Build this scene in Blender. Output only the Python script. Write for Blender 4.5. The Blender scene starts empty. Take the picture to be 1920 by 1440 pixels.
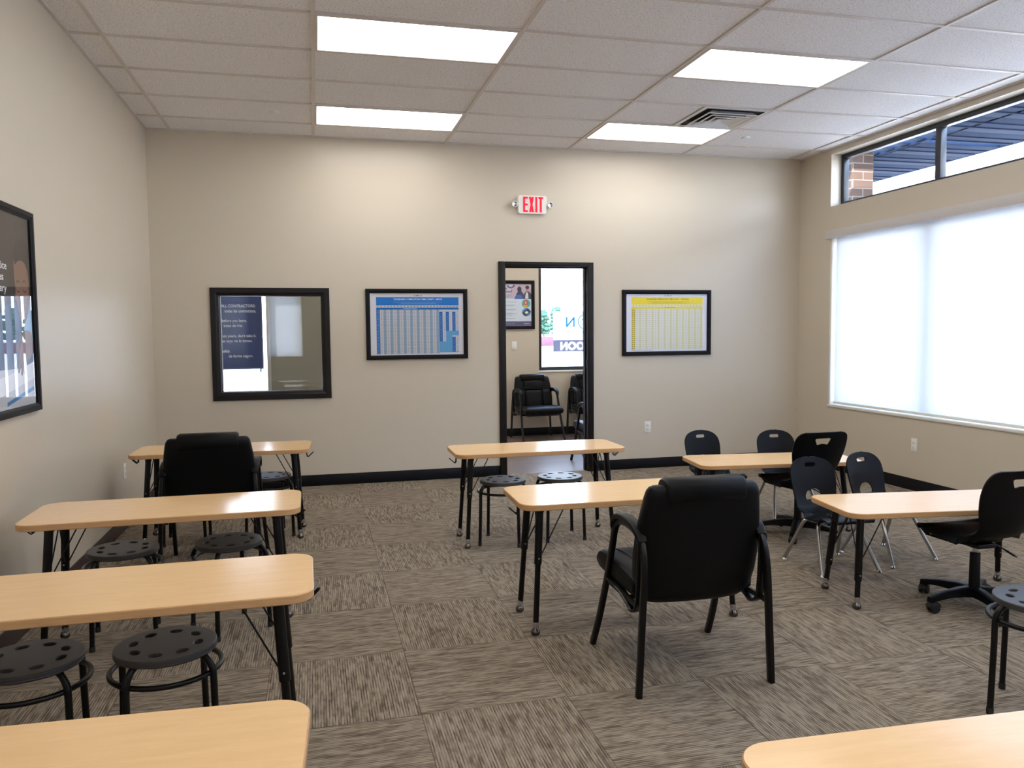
import bpy, bmesh, math, random
from mathutils import Vector, Matrix, Quaternion

PI = math.pi
scene = bpy.context.scene
COL = scene.collection
random.seed(7)

# ------------------------------------------------------------------ camera
CAM = Vector((1.3872549, -7.5770181, 1.4250851))
YAW, PITCH, ROLL, FPX = 0.24314094, -0.06595974, -0.00927307, 1485.9051
fwd = Vector((math.sin(YAW) * math.cos(PITCH), math.cos(YAW) * math.cos(PITCH), math.sin(PITCH)))
rt = Vector((math.cos(YAW), -math.sin(YAW), 0.0))
up = rt.cross(fwd)
R_ = rt * math.cos(ROLL) + up * math.sin(ROLL)
U_ = -rt * math.sin(ROLL) + up * math.cos(ROLL)
cd = bpy.data.cameras.new('camera')
cam = bpy.data.objects.new('camera', cd)
COL.objects.link(cam)
M3 = Matrix((R_, U_, -fwd)).transposed()
cam.matrix_world = Matrix.Translation(CAM) @ M3.to_4x4()
cd.sensor_fit = 'HORIZONTAL'
cd.sensor_width = 36.0
cd.lens = FPX / 1920.0 * 36.0
cd.clip_start = 0.02
cd.clip_end = 1000
scene.camera = cam

# ------------------------------------------------------------------ world, sun, exposure
EXPOSURE = 0.52
PANEL = 5.4          # ceiling light panels
SKY = 10.5
SUN = 19.0
world = bpy.data.worlds.new('world')
scene.world = world
world.use_nodes = True
wn = world.node_tree
for n in list(wn.nodes):
    wn.nodes.remove(n)
wo = wn.nodes.new('ShaderNodeOutputWorld')
wb = wn.nodes.new('ShaderNodeBackground')
tc = wn.nodes.new('ShaderNodeTexCoord')
sx = wn.nodes.new('ShaderNodeSeparateXYZ')
cr = wn.nodes.new('ShaderNodeValToRGB')
wn.links.new(tc.outputs['Generated'], sx.inputs[0])
wn.links.new(sx.outputs['Z'], cr.inputs[0])
cr.color_ramp.elements[0].position = 0.0
cr.color_ramp.elements[0].color = (0.86, 0.93, 1.0, 1)
cr.color_ramp.elements[1].position = 0.6
cr.color_ramp.elements[1].color = (0.42, 0.62, 1.0, 1)
wn.links.new(cr.outputs[0], wb.inputs['Color'])
wb.inputs['Strength'].default_value = SKY
wn.links.new(wb.outputs[0], wo.inputs[0])
sl = bpy.data.lights.new('sun', 'SUN')
sl.energy = SUN
sl.angle = math.radians(1.0)
sl.color = (1.0, 0.96, 0.9)
sun = bpy.data.objects.new('sun', sl)
COL.objects.link(sun)
sun.rotation_euler = Vector((0.42, 0.50, -1.0)).to_track_quat('-Z', 'Y').to_euler()

vs = scene.view_settings
scene.display_settings.display_device = 'sRGB'
vs.view_transform = 'Standard'
vs.look = 'None'
vs.gamma = 1.0
vs.exposure = EXPOSURE
vs.use_curve_mapping = False
cy = scene.cycles
cy.use_denoising = True
try:
    cy.denoiser = 'OPENIMAGEDENOISE'
except Exception:
    pass
cy.max_bounces = 12
cy.diffuse_bounces = 6
cy.glossy_bounces = 5
cy.transmission_bounces = 8
cy.transparent_max_bounces = 16
cy.sample_clamp_indirect = 12.0
cy.caustics_reflective = False
cy.caustics_refractive = False

# ------------------------------------------------------------------ material helpers
MATS = {}


def srgb(r, g, b):
    def f(c):
        c /= 255.0
        return c / 12.92 if c <= 0.04045 else ((c + 0.055) / 1.055) ** 2.4
    return (f(r), f(g), f(b), 1.0)


class N:
    """small node-building helper"""

    def __init__(s, name):
        s.m = bpy.data.materials.new(name)
        s.m.use_nodes = True
        s.t = s.m.node_tree
        for n in list(s.t.nodes):
            s.t.nodes.remove(n)
        s.out = s.t.nodes.new('ShaderNodeOutputMaterial')

    def n(s, typ, **kw):
        x = s.t.nodes.new('ShaderNode' + typ)
        for k, v in kw.items():
            if k.startswith('i_'):
                key = k[2:].replace('_', ' ')
                x.inputs[key].default_value = v
            else:
                setattr(x, k, v)
        return x

    def l(s, a, b):
        s.t.links.new(a, b)

    def math(s, op, a, b=None, c=None, clamp=False):
        x = s.t.nodes.new('ShaderNodeMath')
        x.operation = op
        x.use_clamp = clamp
        for i, v in enumerate((a, b, c)):
            if v is None:
                continue
            if isinstance(v, (int, float)):
                x.inputs[i].default_value = v
            else:
                s.l(v, x.inputs[i])
        return x.outputs[0]

    def mix(s, fac, a, b):
        x = s.t.nodes.new('ShaderNodeMix')
        x.data_type = 'RGBA'
        for sock, v in ((x.inputs[0], fac), (x.inputs[6], a), (x.inputs[7], b)):
            if isinstance(v, (int, float, tuple)):
                sock.default_value = v
            else:
                s.l(v, sock)
        return x.outputs[2]

    def ramp(s, fac, stops):
        x = s.t.nodes.new('ShaderNodeValToRGB')
        e = x.color_ramp.elements
        while len(e) < len(stops):
            e.new(0.5)
        for i, (p, c) in enumerate(stops):
            e[i].position = p
            e[i].color = c
        s.l(fac, x.inputs[0])
        return x.outputs[0]

    def principled(s, color=None, rough=0.5, metal=0.0, spec=0.5, bump=None, bump_strength=0.2, bump_dist=0.002, coat=0.0):
        p = s.t.nodes.new('ShaderNodeBsdfPrincipled')
        if color is not None:
            if isinstance(color, tuple):
                p.inputs['Base Color'].default_value = color
            else:
                s.l(color, p.inputs['Base Color'])
        if isinstance(rough, (int, float)):
            p.inputs['Roughness'].default_value = rough
        else:
            s.l(rough, p.inputs['Roughness'])
        p.inputs['Metallic'].default_value = metal
        p.inputs['Specular IOR Level'].default_value = spec
        p.inputs['Coat Weight'].default_value = coat
        if bump is not None:
            b = s.t.nodes.new('ShaderNodeBump')
            b.inputs['Strength'].default_value = bump_strength
            b.inputs['Distance'].default_value = bump_dist
            s.l(bump, b.inputs['Height'])
            s.l(b.outputs[0], p.inputs['Normal'])
        s.l(p.outputs[0], s.out.inputs[0])
        return p

    def noise(s, scale, detail=3.0, rough=0.5, vec=None, dim='3D'):
        x = s.t.nodes.new('ShaderNodeTexNoise')
        x.noise_dimensions = dim
        x.inputs['Scale'].default_value = scale
        x.inputs['Detail'].default_value = detail
        x.inputs['Roughness'].default_value = rough
        if vec is not None:
            s.l(vec, x.inputs['Vector'])
        return x

    def obj(s):
        return s.t.nodes.new('ShaderNodeTexCoord').outputs['Object']


def mat_simple(name, color, rough=0.5, metal=0.0, spec=0.5, nscale=None, nstr=0.1, var=0.0, coat=0.0):
    a = N(name)
    bump = None
    col = color
    if nscale:
        nz = a.noise(nscale, 3, 0.55, a.obj())
        bump = nz.outputs[0]
        if var:
            d = tuple(max(0, c * (1 - var)) for c in color[:3]) + (1,)
            b = tuple(min(1, c * (1 + var)) for c in color[:3]) + (1,)
            col = a.mix(nz.outputs[0], d, b)
    a.principled(col, rough, metal, spec, bump, nstr, coat=coat)
    return a.m


def wall_paint(name, color, rough=0.34, spec=0.45):
    a = N(name)
    o = a.obj()
    nz = a.noise(260, 2, 0.6, o)
    big = a.noise(0.8, 2, 0.5, o)
    d = tuple(c * 0.97 for c in color[:3]) + (1,)
    c = a.mix(big.outputs[0], d, color)
    a.principled(c, rough, 0, spec, nz.outputs[0], 0.12, 0.001)
    return a.m


WALLC = srgb(207, 196, 178)
M_wall = wall_paint('beige_wall_paint', WALLC)
M_wall_dark = wall_paint('dark_olive_wall', srgb(120, 118, 102))
M_white_trim = mat_simple('white_trim_paint', srgb(232, 230, 222), 0.45)
M_black_base = mat_simple('black_vinyl_base', srgb(10, 11, 18), 0.45, 0.0, 0.25, nscale=60, nstr=0.03)
M_brown_base = mat_simple('brown_vinyl_base', srgb(60, 46, 44), 0.5, nscale=60, nstr=0.03)
M_door_frame = mat_simple('dark_bronze_frame_paint', srgb(22, 18, 18), 0.42, 0.0, 0.28, nscale=150, nstr=0.04)
M_alu = mat_simple('dark_window_aluminium', srgb(38, 42, 50), 0.35, 0.0)
M_pic_frame = mat_simple('black_picture_frame', srgb(12, 12, 16), 0.5, 0.0, 0.2, nscale=120, nstr=0.05)
M_black_metal = mat_simple('black_powder_coated_metal', srgb(9, 9, 11), 0.34, 0.0, 0.3)
M_black_plastic = mat_simple('black_plastic', srgb(8, 8, 11), 0.40, 0.0, 0.16, nscale=400, nstr=0.06)
M_stool_seat = mat_simple('charcoal_stool_plastic', srgb(58, 57, 57), 0.42, nscale=500, nstr=0.08)
M_chrome = mat_simple('chrome', srgb(205, 205, 210), 0.16, 1.0)
M_steel = mat_simple('dull_chair_steel', srgb(175, 172, 168), 0.28, 1.0)
M_plastic_white = mat_simple('white_switch_plastic', srgb(235, 233, 228), 0.4)
M_slot = mat_simple('outlet_slot_black', srgb(30, 30, 30), 0.6)
M_vent = mat_simple('white_vent_metal', srgb(228, 228, 230), 0.35)
M_duct = mat_simple('dark_duct', srgb(35, 35, 40), 0.7)
M_grid = mat_simple('ceiling_grid_white', srgb(206, 199, 193), 0.40)
M_glide = mat_simple('dark_chrome_glide', srgb(110, 105, 102), 0.18, 1.0)
M_rubber = mat_simple('black_rubber', srgb(16, 16, 17), 0.6)


def leather():
    a = N('black_faux_leather')
    o = a.obj()
    v = a.n('TexVoronoi')
    v.inputs['Scale'].default_value = 260
    a.l(o, v.inputs['Vector'])
    nz = a.noise(14, 3, 0.5, o)
    h = a.math('ADD', a.math('MULTIPLY', v.outputs['Distance'], 0.35), nz.outputs[0])
    a.principled(srgb(3, 4, 7), 0.46, 0, 0.20, h, 0.25, 0.002)
    return a.m


M_leather = leather()


def glass(name='clear_window_glass', tint=(1, 1, 1, 1), ior=1.5, rough=0.0, boost=1.0):
    a = N(name)
    tr = a.n('BsdfTransparent')
    tr.inputs[0].default_value = tint
    gl = a.n('BsdfGlossy')
    gl.inputs['Roughness'].default_value = rough
    fr = a.n('Fresnel')
    fr.inputs['IOR'].default_value = ior
    mx = a.n('MixShader')
    ge = a.n('NewGeometry')
    front = a.math('SUBTRACT', 1.0, ge.outputs['Backfacing'])
    a.l(a.math('MULTIPLY', a.math('MULTIPLY', fr.outputs[0], boost, clamp=True), front), mx.inputs[0])
    a.l(tr.outputs[0], mx.inputs[1])
    a.l(gl.outputs[0], mx.inputs[2])
    a.l(mx.outputs[0], a.out.inputs[0])
    return a.m


M_glass = glass()
M_glass_int = glass('interior_window_glass', boost=1.6)


def maple():
    a = N('maple_laminate')
    o = a.obj()
    mp = a.n('Mapping')
    mp.inputs['Scale'].default_value = (1.2, 9.0, 4.0)
    a.l(o, mp.inputs[0])
    n1 = a.noise(4.0, 6, 0.62, mp.outputs[0])
    n1.inputs['Distortion'].default_value = 0.6
    mp2 = a.n('Mapping')
    mp2.inputs['Scale'].default_value = (3.0, 70.0, 4.0)
    a.l(o, mp2.inputs[0])
    n2 = a.noise(5.0, 3, 0.6, mp2.outputs[0])
    f = a.math('ADD', a.math('MULTIPLY', n1.outputs[0], 0.7), a.math('MULTIPLY', n2.outputs[0], 0.3))
    c = a.ramp(f, [(0.28, srgb(234, 194, 143)), (0.5, srgb(239, 200, 149)), (0.74, srgb(244, 207, 157))])
    a.principled(c, 0.19, 0, 0.24, n2.outputs[0], 0.03, 0.0005)
    return a.m


def maple_edge():
    a = N('maple_edge_band')
    o = a.obj()
    mp = a.n('Mapping')
    mp.inputs['Scale'].default_value = (3.0, 3.0, 60.0)
    a.l(o, mp.inputs[0])
    n2 = a.noise(5.0, 3, 0.6, mp.outputs[0])
    c = a.ramp(n2.outputs[0], [(0.3, srgb(196, 152, 104)), (0.7, srgb(208, 164, 115))])
    a.principled(c, 0.42, 0, 0.4)
    return a.m


M_maple, M_maple_edge = maple(), maple_edge()


def carpet():
    a = N('striated_carpet_tile')
    geo = a.n('NewGeometry')
    sp = a.n('SeparateXYZ')
    a.l(geo.outputs['Position'], sp.inputs[0])
    X, Y = sp.outputs[0], sp.outputs[1]
    tx = a.math('DIVIDE', a.math('SUBTRACT', X, 1.7405), 0.5717)
    ty = a.math('DIVIDE', a.math('ADD', Y, 3.485), 0.6096)
    ix, iy = a.math('FLOOR', tx), a.math('FLOOR', ty)
    par = a.math('ABSOLUTE', a.math('MODULO', a.math('ADD', a.math('ADD', ix, iy), 1.0), 2.0))      # 0 or 1
    fx, fy = a.math('FRACT', tx), a.math('FRACT', ty)
    inv = a.math('SUBTRACT', 1.0, par)
    # u along the yarn, v across it
    u = a.math('ADD', a.math('MULTIPLY', X, par), a.math('MULTIPLY', Y, inv))
    v = a.math('ADD', a.math('MULTIPLY', Y, par), a.math('MULTIPLY', X, inv))
    tid = a.math('ADD', a.math('MULTIPLY', ix, 13.37), a.math('MULTIPLY', iy, 7.77))
    row = a.math('MULTIPLY', v, 96.0)
    ri = a.math('FLOOR', row)
    rf = a.math('FRACT', row)
    cmb = a.n('CombineXYZ')
    a.l(a.math('MULTIPLY', u, 11.0), cmb.inputs[0])
    a.l(a.math('MULTIPLY', ri, 3.71), cmb.inputs[1])
    a.l(tid, cmb.inputs[2])
    nz = a.noise(1.0, 2.0, 0.55, cmb.outputs[0])
    # slow drift within a tile: patches of darker and lighter yarn
    cm2 = a.n('CombineXYZ')
    a.l(a.math('MULTIPLY', u, 16.0), cm2.inputs[0])
    a.l(a.math('MULTIPLY', v, 48.0), cm2.inputs[1])
    a.l(tid, cm2.inputs[2])
    n2 = a.noise(1.0, 3.0, 0.6, cm2.outputs[0])
    yarn = a.noise(900, 2, 0.6, geo.outputs['Position'])
    f = a.math('ADD', a.math('MULTIPLY', nz.outputs[0], 0.70), a.math('MULTIPLY', n2.outputs[0], 0.30))
    f = a.math('ADD', f, a.math('MULTIPLY', a.math('SUBTRACT', yarn.outputs[0], 0.5), 0.18))
    c = a.ramp(f, [(0.34, srgb(104, 93, 79)), (0.45, srgb(132, 119, 103)), (0.54, srgb(150, 138, 121)), (0.68, srgb(162, 150, 132))])
    # fine groove between yarn rows
    g = a.math('ABSOLUTE', a.math('SUBTRACT', rf, 0.5))
    cm3 = a.n('CombineXYZ')
    a.l(a.math('MULTIPLY', u, 9.0), cm3.inputs[0])
    a.l(a.math('MULTIPLY', a.math('FLOOR', a.math('ADD', row, 0.5)), 5.13), cm3.inputs[1])
    a.l(a.math('ADD', tid, 31.0), cm3.inputs[2])
    n3 = a.noise(1.0, 1.0, 0.5, cm3.outputs[0])
    dash = a.math('MULTIPLY', a.math('SUBTRACT', n3.outputs[0], 0.44), 6.0, clamp=True)
    gm = a.math('MULTIPLY', a.math('GREATER_THAN', g, 0.31), a.math('ADD', 0.27, a.math('MULTIPLY', dash, 0.55)))
    c = a.mix(gm, c, srgb(66, 57, 50))
    # seams
    ex = a.math('ABSOLUTE', a.math('SUBTRACT', fx, 0.5))
    ey = a.math('ABSOLUTE', a.math('SUBTRACT', fy, 0.5))
    seam = a.math('GREATER_THAN', a.math('MAXIMUM', ex, ey), 0.4962)
    c = a.mix(a.math('MULTIPLY', seam, 0.45), c, srgb(60, 52, 46))
    p = a.principled(c, 0.95, 0, 0.08, a.math('SUBTRACT', f, a.math('MULTIPLY', g, 0.8)), 0.5, 0.003)
    return a.m


M_carpet = carpet()


def ceiling_mat():
    a = N('mineral_fibre_ceiling_tile')
    o = a.obj()
    n1 = a.noise(260, 2, 0.6, o)
    n2 = a.noise(95, 2, 0.6, o)
    f = a.math('MULTIPLY', n1.outputs[0], n2.outputs[0])
    c = a.ramp(f, [(0.15, srgb(200, 196, 195)), (0.23, srgb(240, 238, 239))])
    a.principled(c, 0.9, 0, 0.1, f, 0.4, 0.002)
    return a.m


M_ceil = ceiling_mat()


def vinyl_plank():
    a = N('grey_brown_vinyl_plank')
    geo = a.n('NewGeometry')
    br = a.n('TexBrick')
    br.inputs['Scale'].default_value = 1.0
    br.inputs['Brick Width'].default_value = 1.2
    br.inputs['Row Height'].default_value = 0.17
    br.inputs['Mortar Size'].default_value = 0.0015
    br.inputs['Color1'].default_value = srgb(118, 100, 90)
    br.inputs['Color2'].default_value = srgb(140, 122, 110)
    br.inputs['Mortar'].default_value = srgb(70, 60, 55)
    a.l(geo.outputs['Position'], br.inputs['Vector'])
    mp = a.n('Mapping')
    mp.inputs['Scale'].default_value = (2.0, 26.0, 1.0)
    a.l(geo.outputs['Position'], mp.inputs[0])
    nz = a.noise(2.0, 5, 0.6, mp.outputs[0])
    c = a.mix(a.math('MULTIPLY', nz.outputs[0], 0.6), br.outputs[0], srgb(88, 74, 66))
    a.principled(c, 0.32, 0, 0.8, nz.outputs[0], 0.08, 0.001)
    return a.m


M_vinyl = vinyl_plank()


def shade_fabric():
    a = N('white_roller_shade_fabric')
    o = a.obj()
    w = a.noise(700, 1, 0.5, o)
    c = a.mix(w.outputs[0], (0.50, 0.52, 0.56, 1), (0.58, 0.60, 0.63, 1))
    d = a.n('BsdfDiffuse')
    t = a.n('BsdfTranslucent')
    a.l(c, d.inputs[0])
    a.l(c, t.inputs[0])
    m = a.n('MixShader')
    m.inputs[0].default_value = 0.40
    a.l(d.outputs[0], m.inputs[1])
    a.l(t.outputs[0], m.inputs[2])
    a.l(m.outputs[0], a.out.inputs[0])
    return a.m


M_shade = shade_fabric()


def thin_shade():
    a = N('thin_white_shade_fabric')
    t = a.n('BsdfTranslucent')
    t.inputs[0].default_value = (0.86, 0.90, 0.95, 1)
    a.l(t.outputs[0], a.out.inputs[0])
    return a.m


M_shade_thin = thin_shade()


def emit(name, color, strength):
    a = N(name)
    e = a.n('Emission')
    e.inputs[0].default_value = color
    e.inputs[1].default_value = strength
    a.l(e.outputs[0], a.out.inputs[0])
    return a.m


M_panel_lobby = emit('lobby_led_panel_diffuser', (1.0, 0.972, 0.925, 1), PANEL * 1.0)
M_panel = emit('led_panel_diffuser', (1.0, 0.972, 0.925, 1), PANEL)
M_exit_red = emit('exit_letters_lit_red', (1.0, 0.03, 0.06, 1), 0.95)


def brick():
    a = N('buff_red_brick')
    o = a.obj()
    sp = a.n('SeparateXYZ')
    a.l(o, sp.inputs[0])
    mp = a.n('CombineXYZ')
    a.l(a.math('ADD', sp.outputs[0], sp.outputs[1]), mp.inputs[0])
    a.l(sp.outputs[2], mp.inputs[1])
    b = a.n('TexBrick')
    b.inputs['Scale'].default_value = 1.0
    b.inputs['Brick Width'].default_value = 0.29
    b.inputs['Row Height'].default_value = 0.1016
    b.inputs['Mortar Size'].default_value = 0.006
    b.inputs['Color1'].default_value = srgb(78, 61, 51)
    b.inputs['Color2'].default_value = srgb(64, 49, 41)
    b.inputs['Mortar'].default_value = srgb(120, 112, 104)
    a.l(mp.outputs[0], b.inputs['Vector'])
    nz = a.noise(60, 3, 0.6, o)
    c = a.mix(a.math('MULTIPLY', nz.outputs[0], 0.35), b.outputs[0], srgb(96, 78, 68))
    a.principled(c, 0.85, 0, 0.2, b.outputs['Fac'], -0.4, 0.004)
    return a.m


M_brick = brick()
M_canopy = mat_simple('slate_blue_canopy_metal', srgb(22, 38, 62), 0.75, 0.0, 0.08, nscale=2.5, nstr=0.02, var=0.3)
M_concrete = mat_simple('pale_concrete', srgb(160, 156, 150), 0.9, nscale=3, nstr=0.2, var=0.08)
M_stucco = mat_simple('tan_stucco', srgb(190, 175, 150), 0.9, nscale=80, nstr=0.3)
M_leaf = mat_simple('sunlit_foliage', srgb(30, 68, 52), 0.8, nscale=1.2, nstr=0.6, var=0.4)
M_trunk = mat_simple('tree_bark', srgb(90, 70, 55), 0.9, nscale=8, nstr=0.5)
M_red_wall = mat_simple('reddish_block_wall', srgb(82, 52, 66), 0.9, nscale=2, nstr=0.2, var=0.15)


def print_mat():
    a = N('printed_poster_paper')
    at = a.n('VertexColor')
    at.layer_name = 'Col'
    a.principled(at.outputs[0], 0.55, 0, 0.3)
    return a.m


M_print = print_mat()


def banner_mat():
    a = N('printed_vinyl_banner')
    at = a.n('VertexColor')
    at.layer_name = 'Col'
    d = a.n('BsdfDiffuse')
    t = a.n('BsdfTranslucent')
    a.l(at.outputs[0], d.inputs[0])
    a.l(at.outputs[0], t.inputs[0])
    m = a.n('MixShader')
    m.inputs[0].default_value = 0.5
    a.l(d.outputs[0], m.inputs[1])
    a.l(t.outputs[0], m.inputs[2])
    a.l(m.outputs[0], a.out.inputs[0])
    return a.m


M_banner = banner_mat()


def band_mat():
    a = N('grey_banner_band')
    d = a.n('BsdfDiffuse')
    t = a.n('BsdfTranslucent')
    d.inputs[0].default_value = (0.50, 0.50, 0.58, 1)
    t.inputs[0].default_value = (0.42, 0.42, 0.52, 1)
    m = a.n('MixShader')
    m.inputs[0].default_value = 0.5
    a.l(d.outputs[0], m.inputs[1])
    a.l(t.outputs[0], m.inputs[2])
    a.l(m.outputs[0], a.out.inputs[0])
    return a.m


# ------------------------------------------------------------------ object helpers


def link(name, me, parent=None, loc=None):
    o = bpy.data.objects.new(name, me)
    COL.objects.link(o)
    if parent is not None:
        o.parent = parent
    if loc is not None:
        o.location = loc
    return o


def smooth_by_angle(me, deg=40):
    for p in me.polygons:
        p.use_smooth = True
    b = bmesh.new()
    b.from_mesh(me)
    lim = math.radians(deg)
    for e in b.edges:
        if len(e.link_faces) == 2:
            e.smooth = e.calc_face_angle(0.0) < lim
        else:
            e.smooth = False
    b.to_mesh(me)
    b.free()


def obj(name, bm, mats, parent=None, loc=None, smooth=True, label=None, recalc=True):
    if recalc:
        bmesh.ops.recalc_face_normals(bm, faces=bm.faces[:])
    me = bpy.data.meshes.new(name)
    bm.to_mesh(me)
    bm.free()
    if not isinstance(mats, (list, tuple)):
        mats = [mats]
    for m in mats:
        me.materials.append(m)
    if smooth:
        smooth_by_angle(me)
    o = link(name, me, parent, loc)
    if label:
        o['label'] = label
    return o


def thing(name, label, cat, loc=(0, 0, 0), rz=0.0, group=None):
    o = bpy.data.objects.new(name, None)
    COL.objects.link(o)
    o.empty_display_size = 0.1
    o.location = loc
    o.rotation_euler = (0, 0, rz)
    o['label'] = label
    o['category'] = cat
    if group:
        o['group'] = group
    return o


def dup(root, loc, rz, label):
    r = root.copy()
    COL.objects.link(r)
    r.location = loc
    r.rotation_euler = (0, 0, rz)
    r['label'] = label
    for ch in list(root.children):
        c = ch.copy()
        COL.objects.link(c)
        c.parent = r
        for g in list(ch.children):
            d = g.copy()
            COL.objects.link(d)
            d.parent = c
    return r


def struct(o):
    o['kind'] = 'structure'
    return o


def box(bm, x0, x1, y0, y1, z0, z1, bev=0.0, seg=2, mi=0):
    r = bmesh.ops.create_cube(bm, size=1.0)
    vs_ = r['verts']
    for v in vs_:
        v.co = Vector((x0 + (v.co.x + 0.5) * (x1 - x0), y0 + (v.co.y + 0.5) * (y1 - y0), z0 + (v.co.z + 0.5) * (z1 - z0)))
    fs = set(f for v in vs_ for f in v.link_faces)
    for f in fs:
        f.material_index = mi
    if bev > 0:
        es = list(set(e for v in vs_ for e in v.link_edges))
        bmesh.ops.bevel(bm, geom=es, offset=bev, segments=seg, profile=0.5, affect='EDGES')
    return vs_


def catmull(pts, n=6, closed=False):
    P = [Vector(p) for p in pts]
    out = []
    L = len(P)
    rng = range(L) if closed else range(L - 1)
    for i in rng:
        p1, p2 = P[i], P[(i + 1) % L]
        p0 = P[i - 1] if (i > 0 or closed) else p1 * 2 - p2
        p3 = P[(i + 2) % L] if (i + 2 < L or closed) else p2 * 2 - p1
        for k in range(n):
            t = k / n
            out.append(0.5 * ((2 * p1) + (-p0 + p2) * t + (2 * p0 - 5 * p1 + 4 * p2 - p3) * t * t + (-p0 + 3 * p1 - 3 * p2 + p3) * t ** 3))
    if not closed:
        out.append(P[-1])
    return out


def fillet(pts, r, n=5):
    """polyline with rounded corners"""
    P = [Vector(p) for p in pts]
    out = [P[0]]
    for i in range(1, len(P) - 1):
        a, b, c = P[i - 1], P[i], P[i + 1]
        d1, d2 = (a - b), (c - b)
        rr = min(r, d1.length * 0.48, d2.length * 0.48)
        s, e = b + d1.normalized() * rr, b + d2.normalized() * rr
        for k in range(n + 1):
            t = k / n
            out.append((s * (1 - t) + b * t) * (1 - t) + (b * (1 - t) + e * t) * t)
    out.append(P[-1])
    return out


def tube(bm, pts, r, seg=10, closed=False, flat=None, ref=None, cap=True, mi=0):
    """sweep; r float or list; flat=(a,b) elliptical/rounded section with a along ref-ish side"""
    P = [Vector(p) for p in pts]
    n = len(P)
    tang = []
    for i in range(n):
        if closed:
            t = P[(i + 1) % n] - P[i - 1]
        elif i == 0:
            t = P[1] - P[0]
        elif i == n - 1:
            t = P[-1] - P[-2]
        else:
            t = (P[i + 1] - P[i]).normalized() + (P[i] - P[i - 1]).normalized()
        tang.append(t.normalized())
    if ref is None:
        ref = Vector((0, 0, 1)) if abs(tang[0].z) < 0.9 else Vector((1, 0, 0))
    else:
        ref = Vector(ref)
    u = (ref - tang[0] * ref.dot(tang[0])).normalized()
    rings = []
    for i in range(n):
        t = tang[i]
        u = u - t * u.dot(t)
        if u.length < 1e-6:
            u = t.orthogonal()
        u.normalize()
        w = t.cross(u)
        rad = r[i] if isinstance(r, (list, tuple)) else r
        ring = []
        for k in range(seg):
            a = 2 * PI * k / seg
            if flat:
                ca, sa = math.cos(a), math.sin(a)
                e = 0.55
                cx = math.copysign(abs(ca) ** e, ca) * flat[0]
                sy = math.copysign(abs(sa) ** e, sa) * flat[1]
                f = rad
                ring.append(bm.verts.new(P[i] + (u * cx + w * sy) * f))
            else:
                ring.append(bm.verts.new(P[i] + (u * math.cos(a) + w * math.sin(a)) * rad))
        rings.append(ring)
    m = n if closed else n - 1
    for i in range(m):
        a, b = rings[i], rings[(i + 1) % n]
        for k in range(seg):
            f = bm.faces.new((a[k], a[(k + 1) % seg], b[(k + 1) % seg], b[k]))
            f.material_index = mi
    if cap and not closed:
        f = bm.faces.new(rings[0][::-1]); f.material_index = mi
        f = bm.faces.new(rings[-1]); f.material_index = mi


def lathe(bm, prof, c=(0, 0, 0), seg=24, mi=0, axis='Z'):
    """prof list of (r, z); closed at ends when r==0"""
    cx, cy_, cz = c
    rings = []
    for r, z in prof:
        if r < 1e-6:
            p = (0, 0, z)
            ring = [p]
        else:
            ring = [(r * math.cos(2 * PI * k / seg), r * math.sin(2 * PI * k / seg), z) for k in range(seg)]
        if axis == 'Y':
            ring = [(x, z_, y) for x, y, z_ in ring]
        elif axis == 'X':
            ring = [(z_, x, y) for x, y, z_ in ring]
        rings.append([bm.verts.new((x + cx, y + cy_, z_ + cz)) for x, y, z_ in ring])
    for a, b in zip(rings, rings[1:]):
        if len(a) == 1 and len(b) == 1:
            continue
        for k in range(seg):
            k2 = (k + 1) % seg
            if len(a) == 1:
                f = bm.faces.new((a[0], b[k2], b[k]))
            elif len(b) == 1:
                f = bm.faces.new((a[k], a[k2], b[0]))
            else:
                f = bm.faces.new((a[k], a[k2], b[k2], b[k]))
            f.material_index = mi
    for ring, rev in ((rings[0], True), (rings[-1], False)):
        if len(ring) > 1:
            f = bm.faces.new(ring[::-1] if rev else ring)
            f.material_index = mi


def rrect(w, d, r, n=8):
    pts = []
    for cx, cy_, a0 in ((w / 2 - r, d / 2 - r, 0), (-w / 2 + r, d / 2 - r, PI / 2), (-w / 2 + r, -d / 2 + r, PI), (w / 2 - r, -d / 2 + r, 1.5 * PI)):
        for k in range(n + 1):
            a = a0 + PI / 2 * k / n
            pts.append((cx + r * math.cos(a), cy_ + r * math.sin(a)))
    return pts


def slab(bm, outline, z0, z1, ease=0.002, mi_top=0, mi_side=1):
    cx = sum(p[0] for p in outline) / len(outline)
    cy_ = sum(p[1] for p in outline) / len(outline)

    def ring(z, off):
        out = []
        n = len(outline)
        for i, (x, y) in enumerate(outline):
            x0, y0 = outline[i - 1]
            x1, y1 = outline[(i + 1) % n]
            t = Vector((x1 - x0, y1 - y0)).normalized()
            out.append(bm.verts.new((x - t.y * off, y + t.x * off, z)))
        return out
    rs = [ring(z0, ease), ring(z0 + ease, 0), ring(z1 - ease, 0), ring(z1, ease)]
    n = len(outline)
    for j, (a, b) in enumerate(zip(rs, rs[1:])):
        for k in range(n):
            f = bm.faces.new((a[k], a[(k + 1) % n], b[(k + 1) % n], b[k]))
            f.material_index = mi_side
    f = bm.faces.new(rs[-1]); f.material_index = mi_top
    f = bm.faces.new(rs[0][::-1]); f.material_index = mi_side


def evaluated_mesh(o, name):
    dg = bpy.context.evaluated_depsgraph_get()
    dg.update()
    me = bpy.data.meshes.new_from_object(o.evaluated_get(dg))
    me.name = name
    return me


TEXT_CACHE = {}


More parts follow.
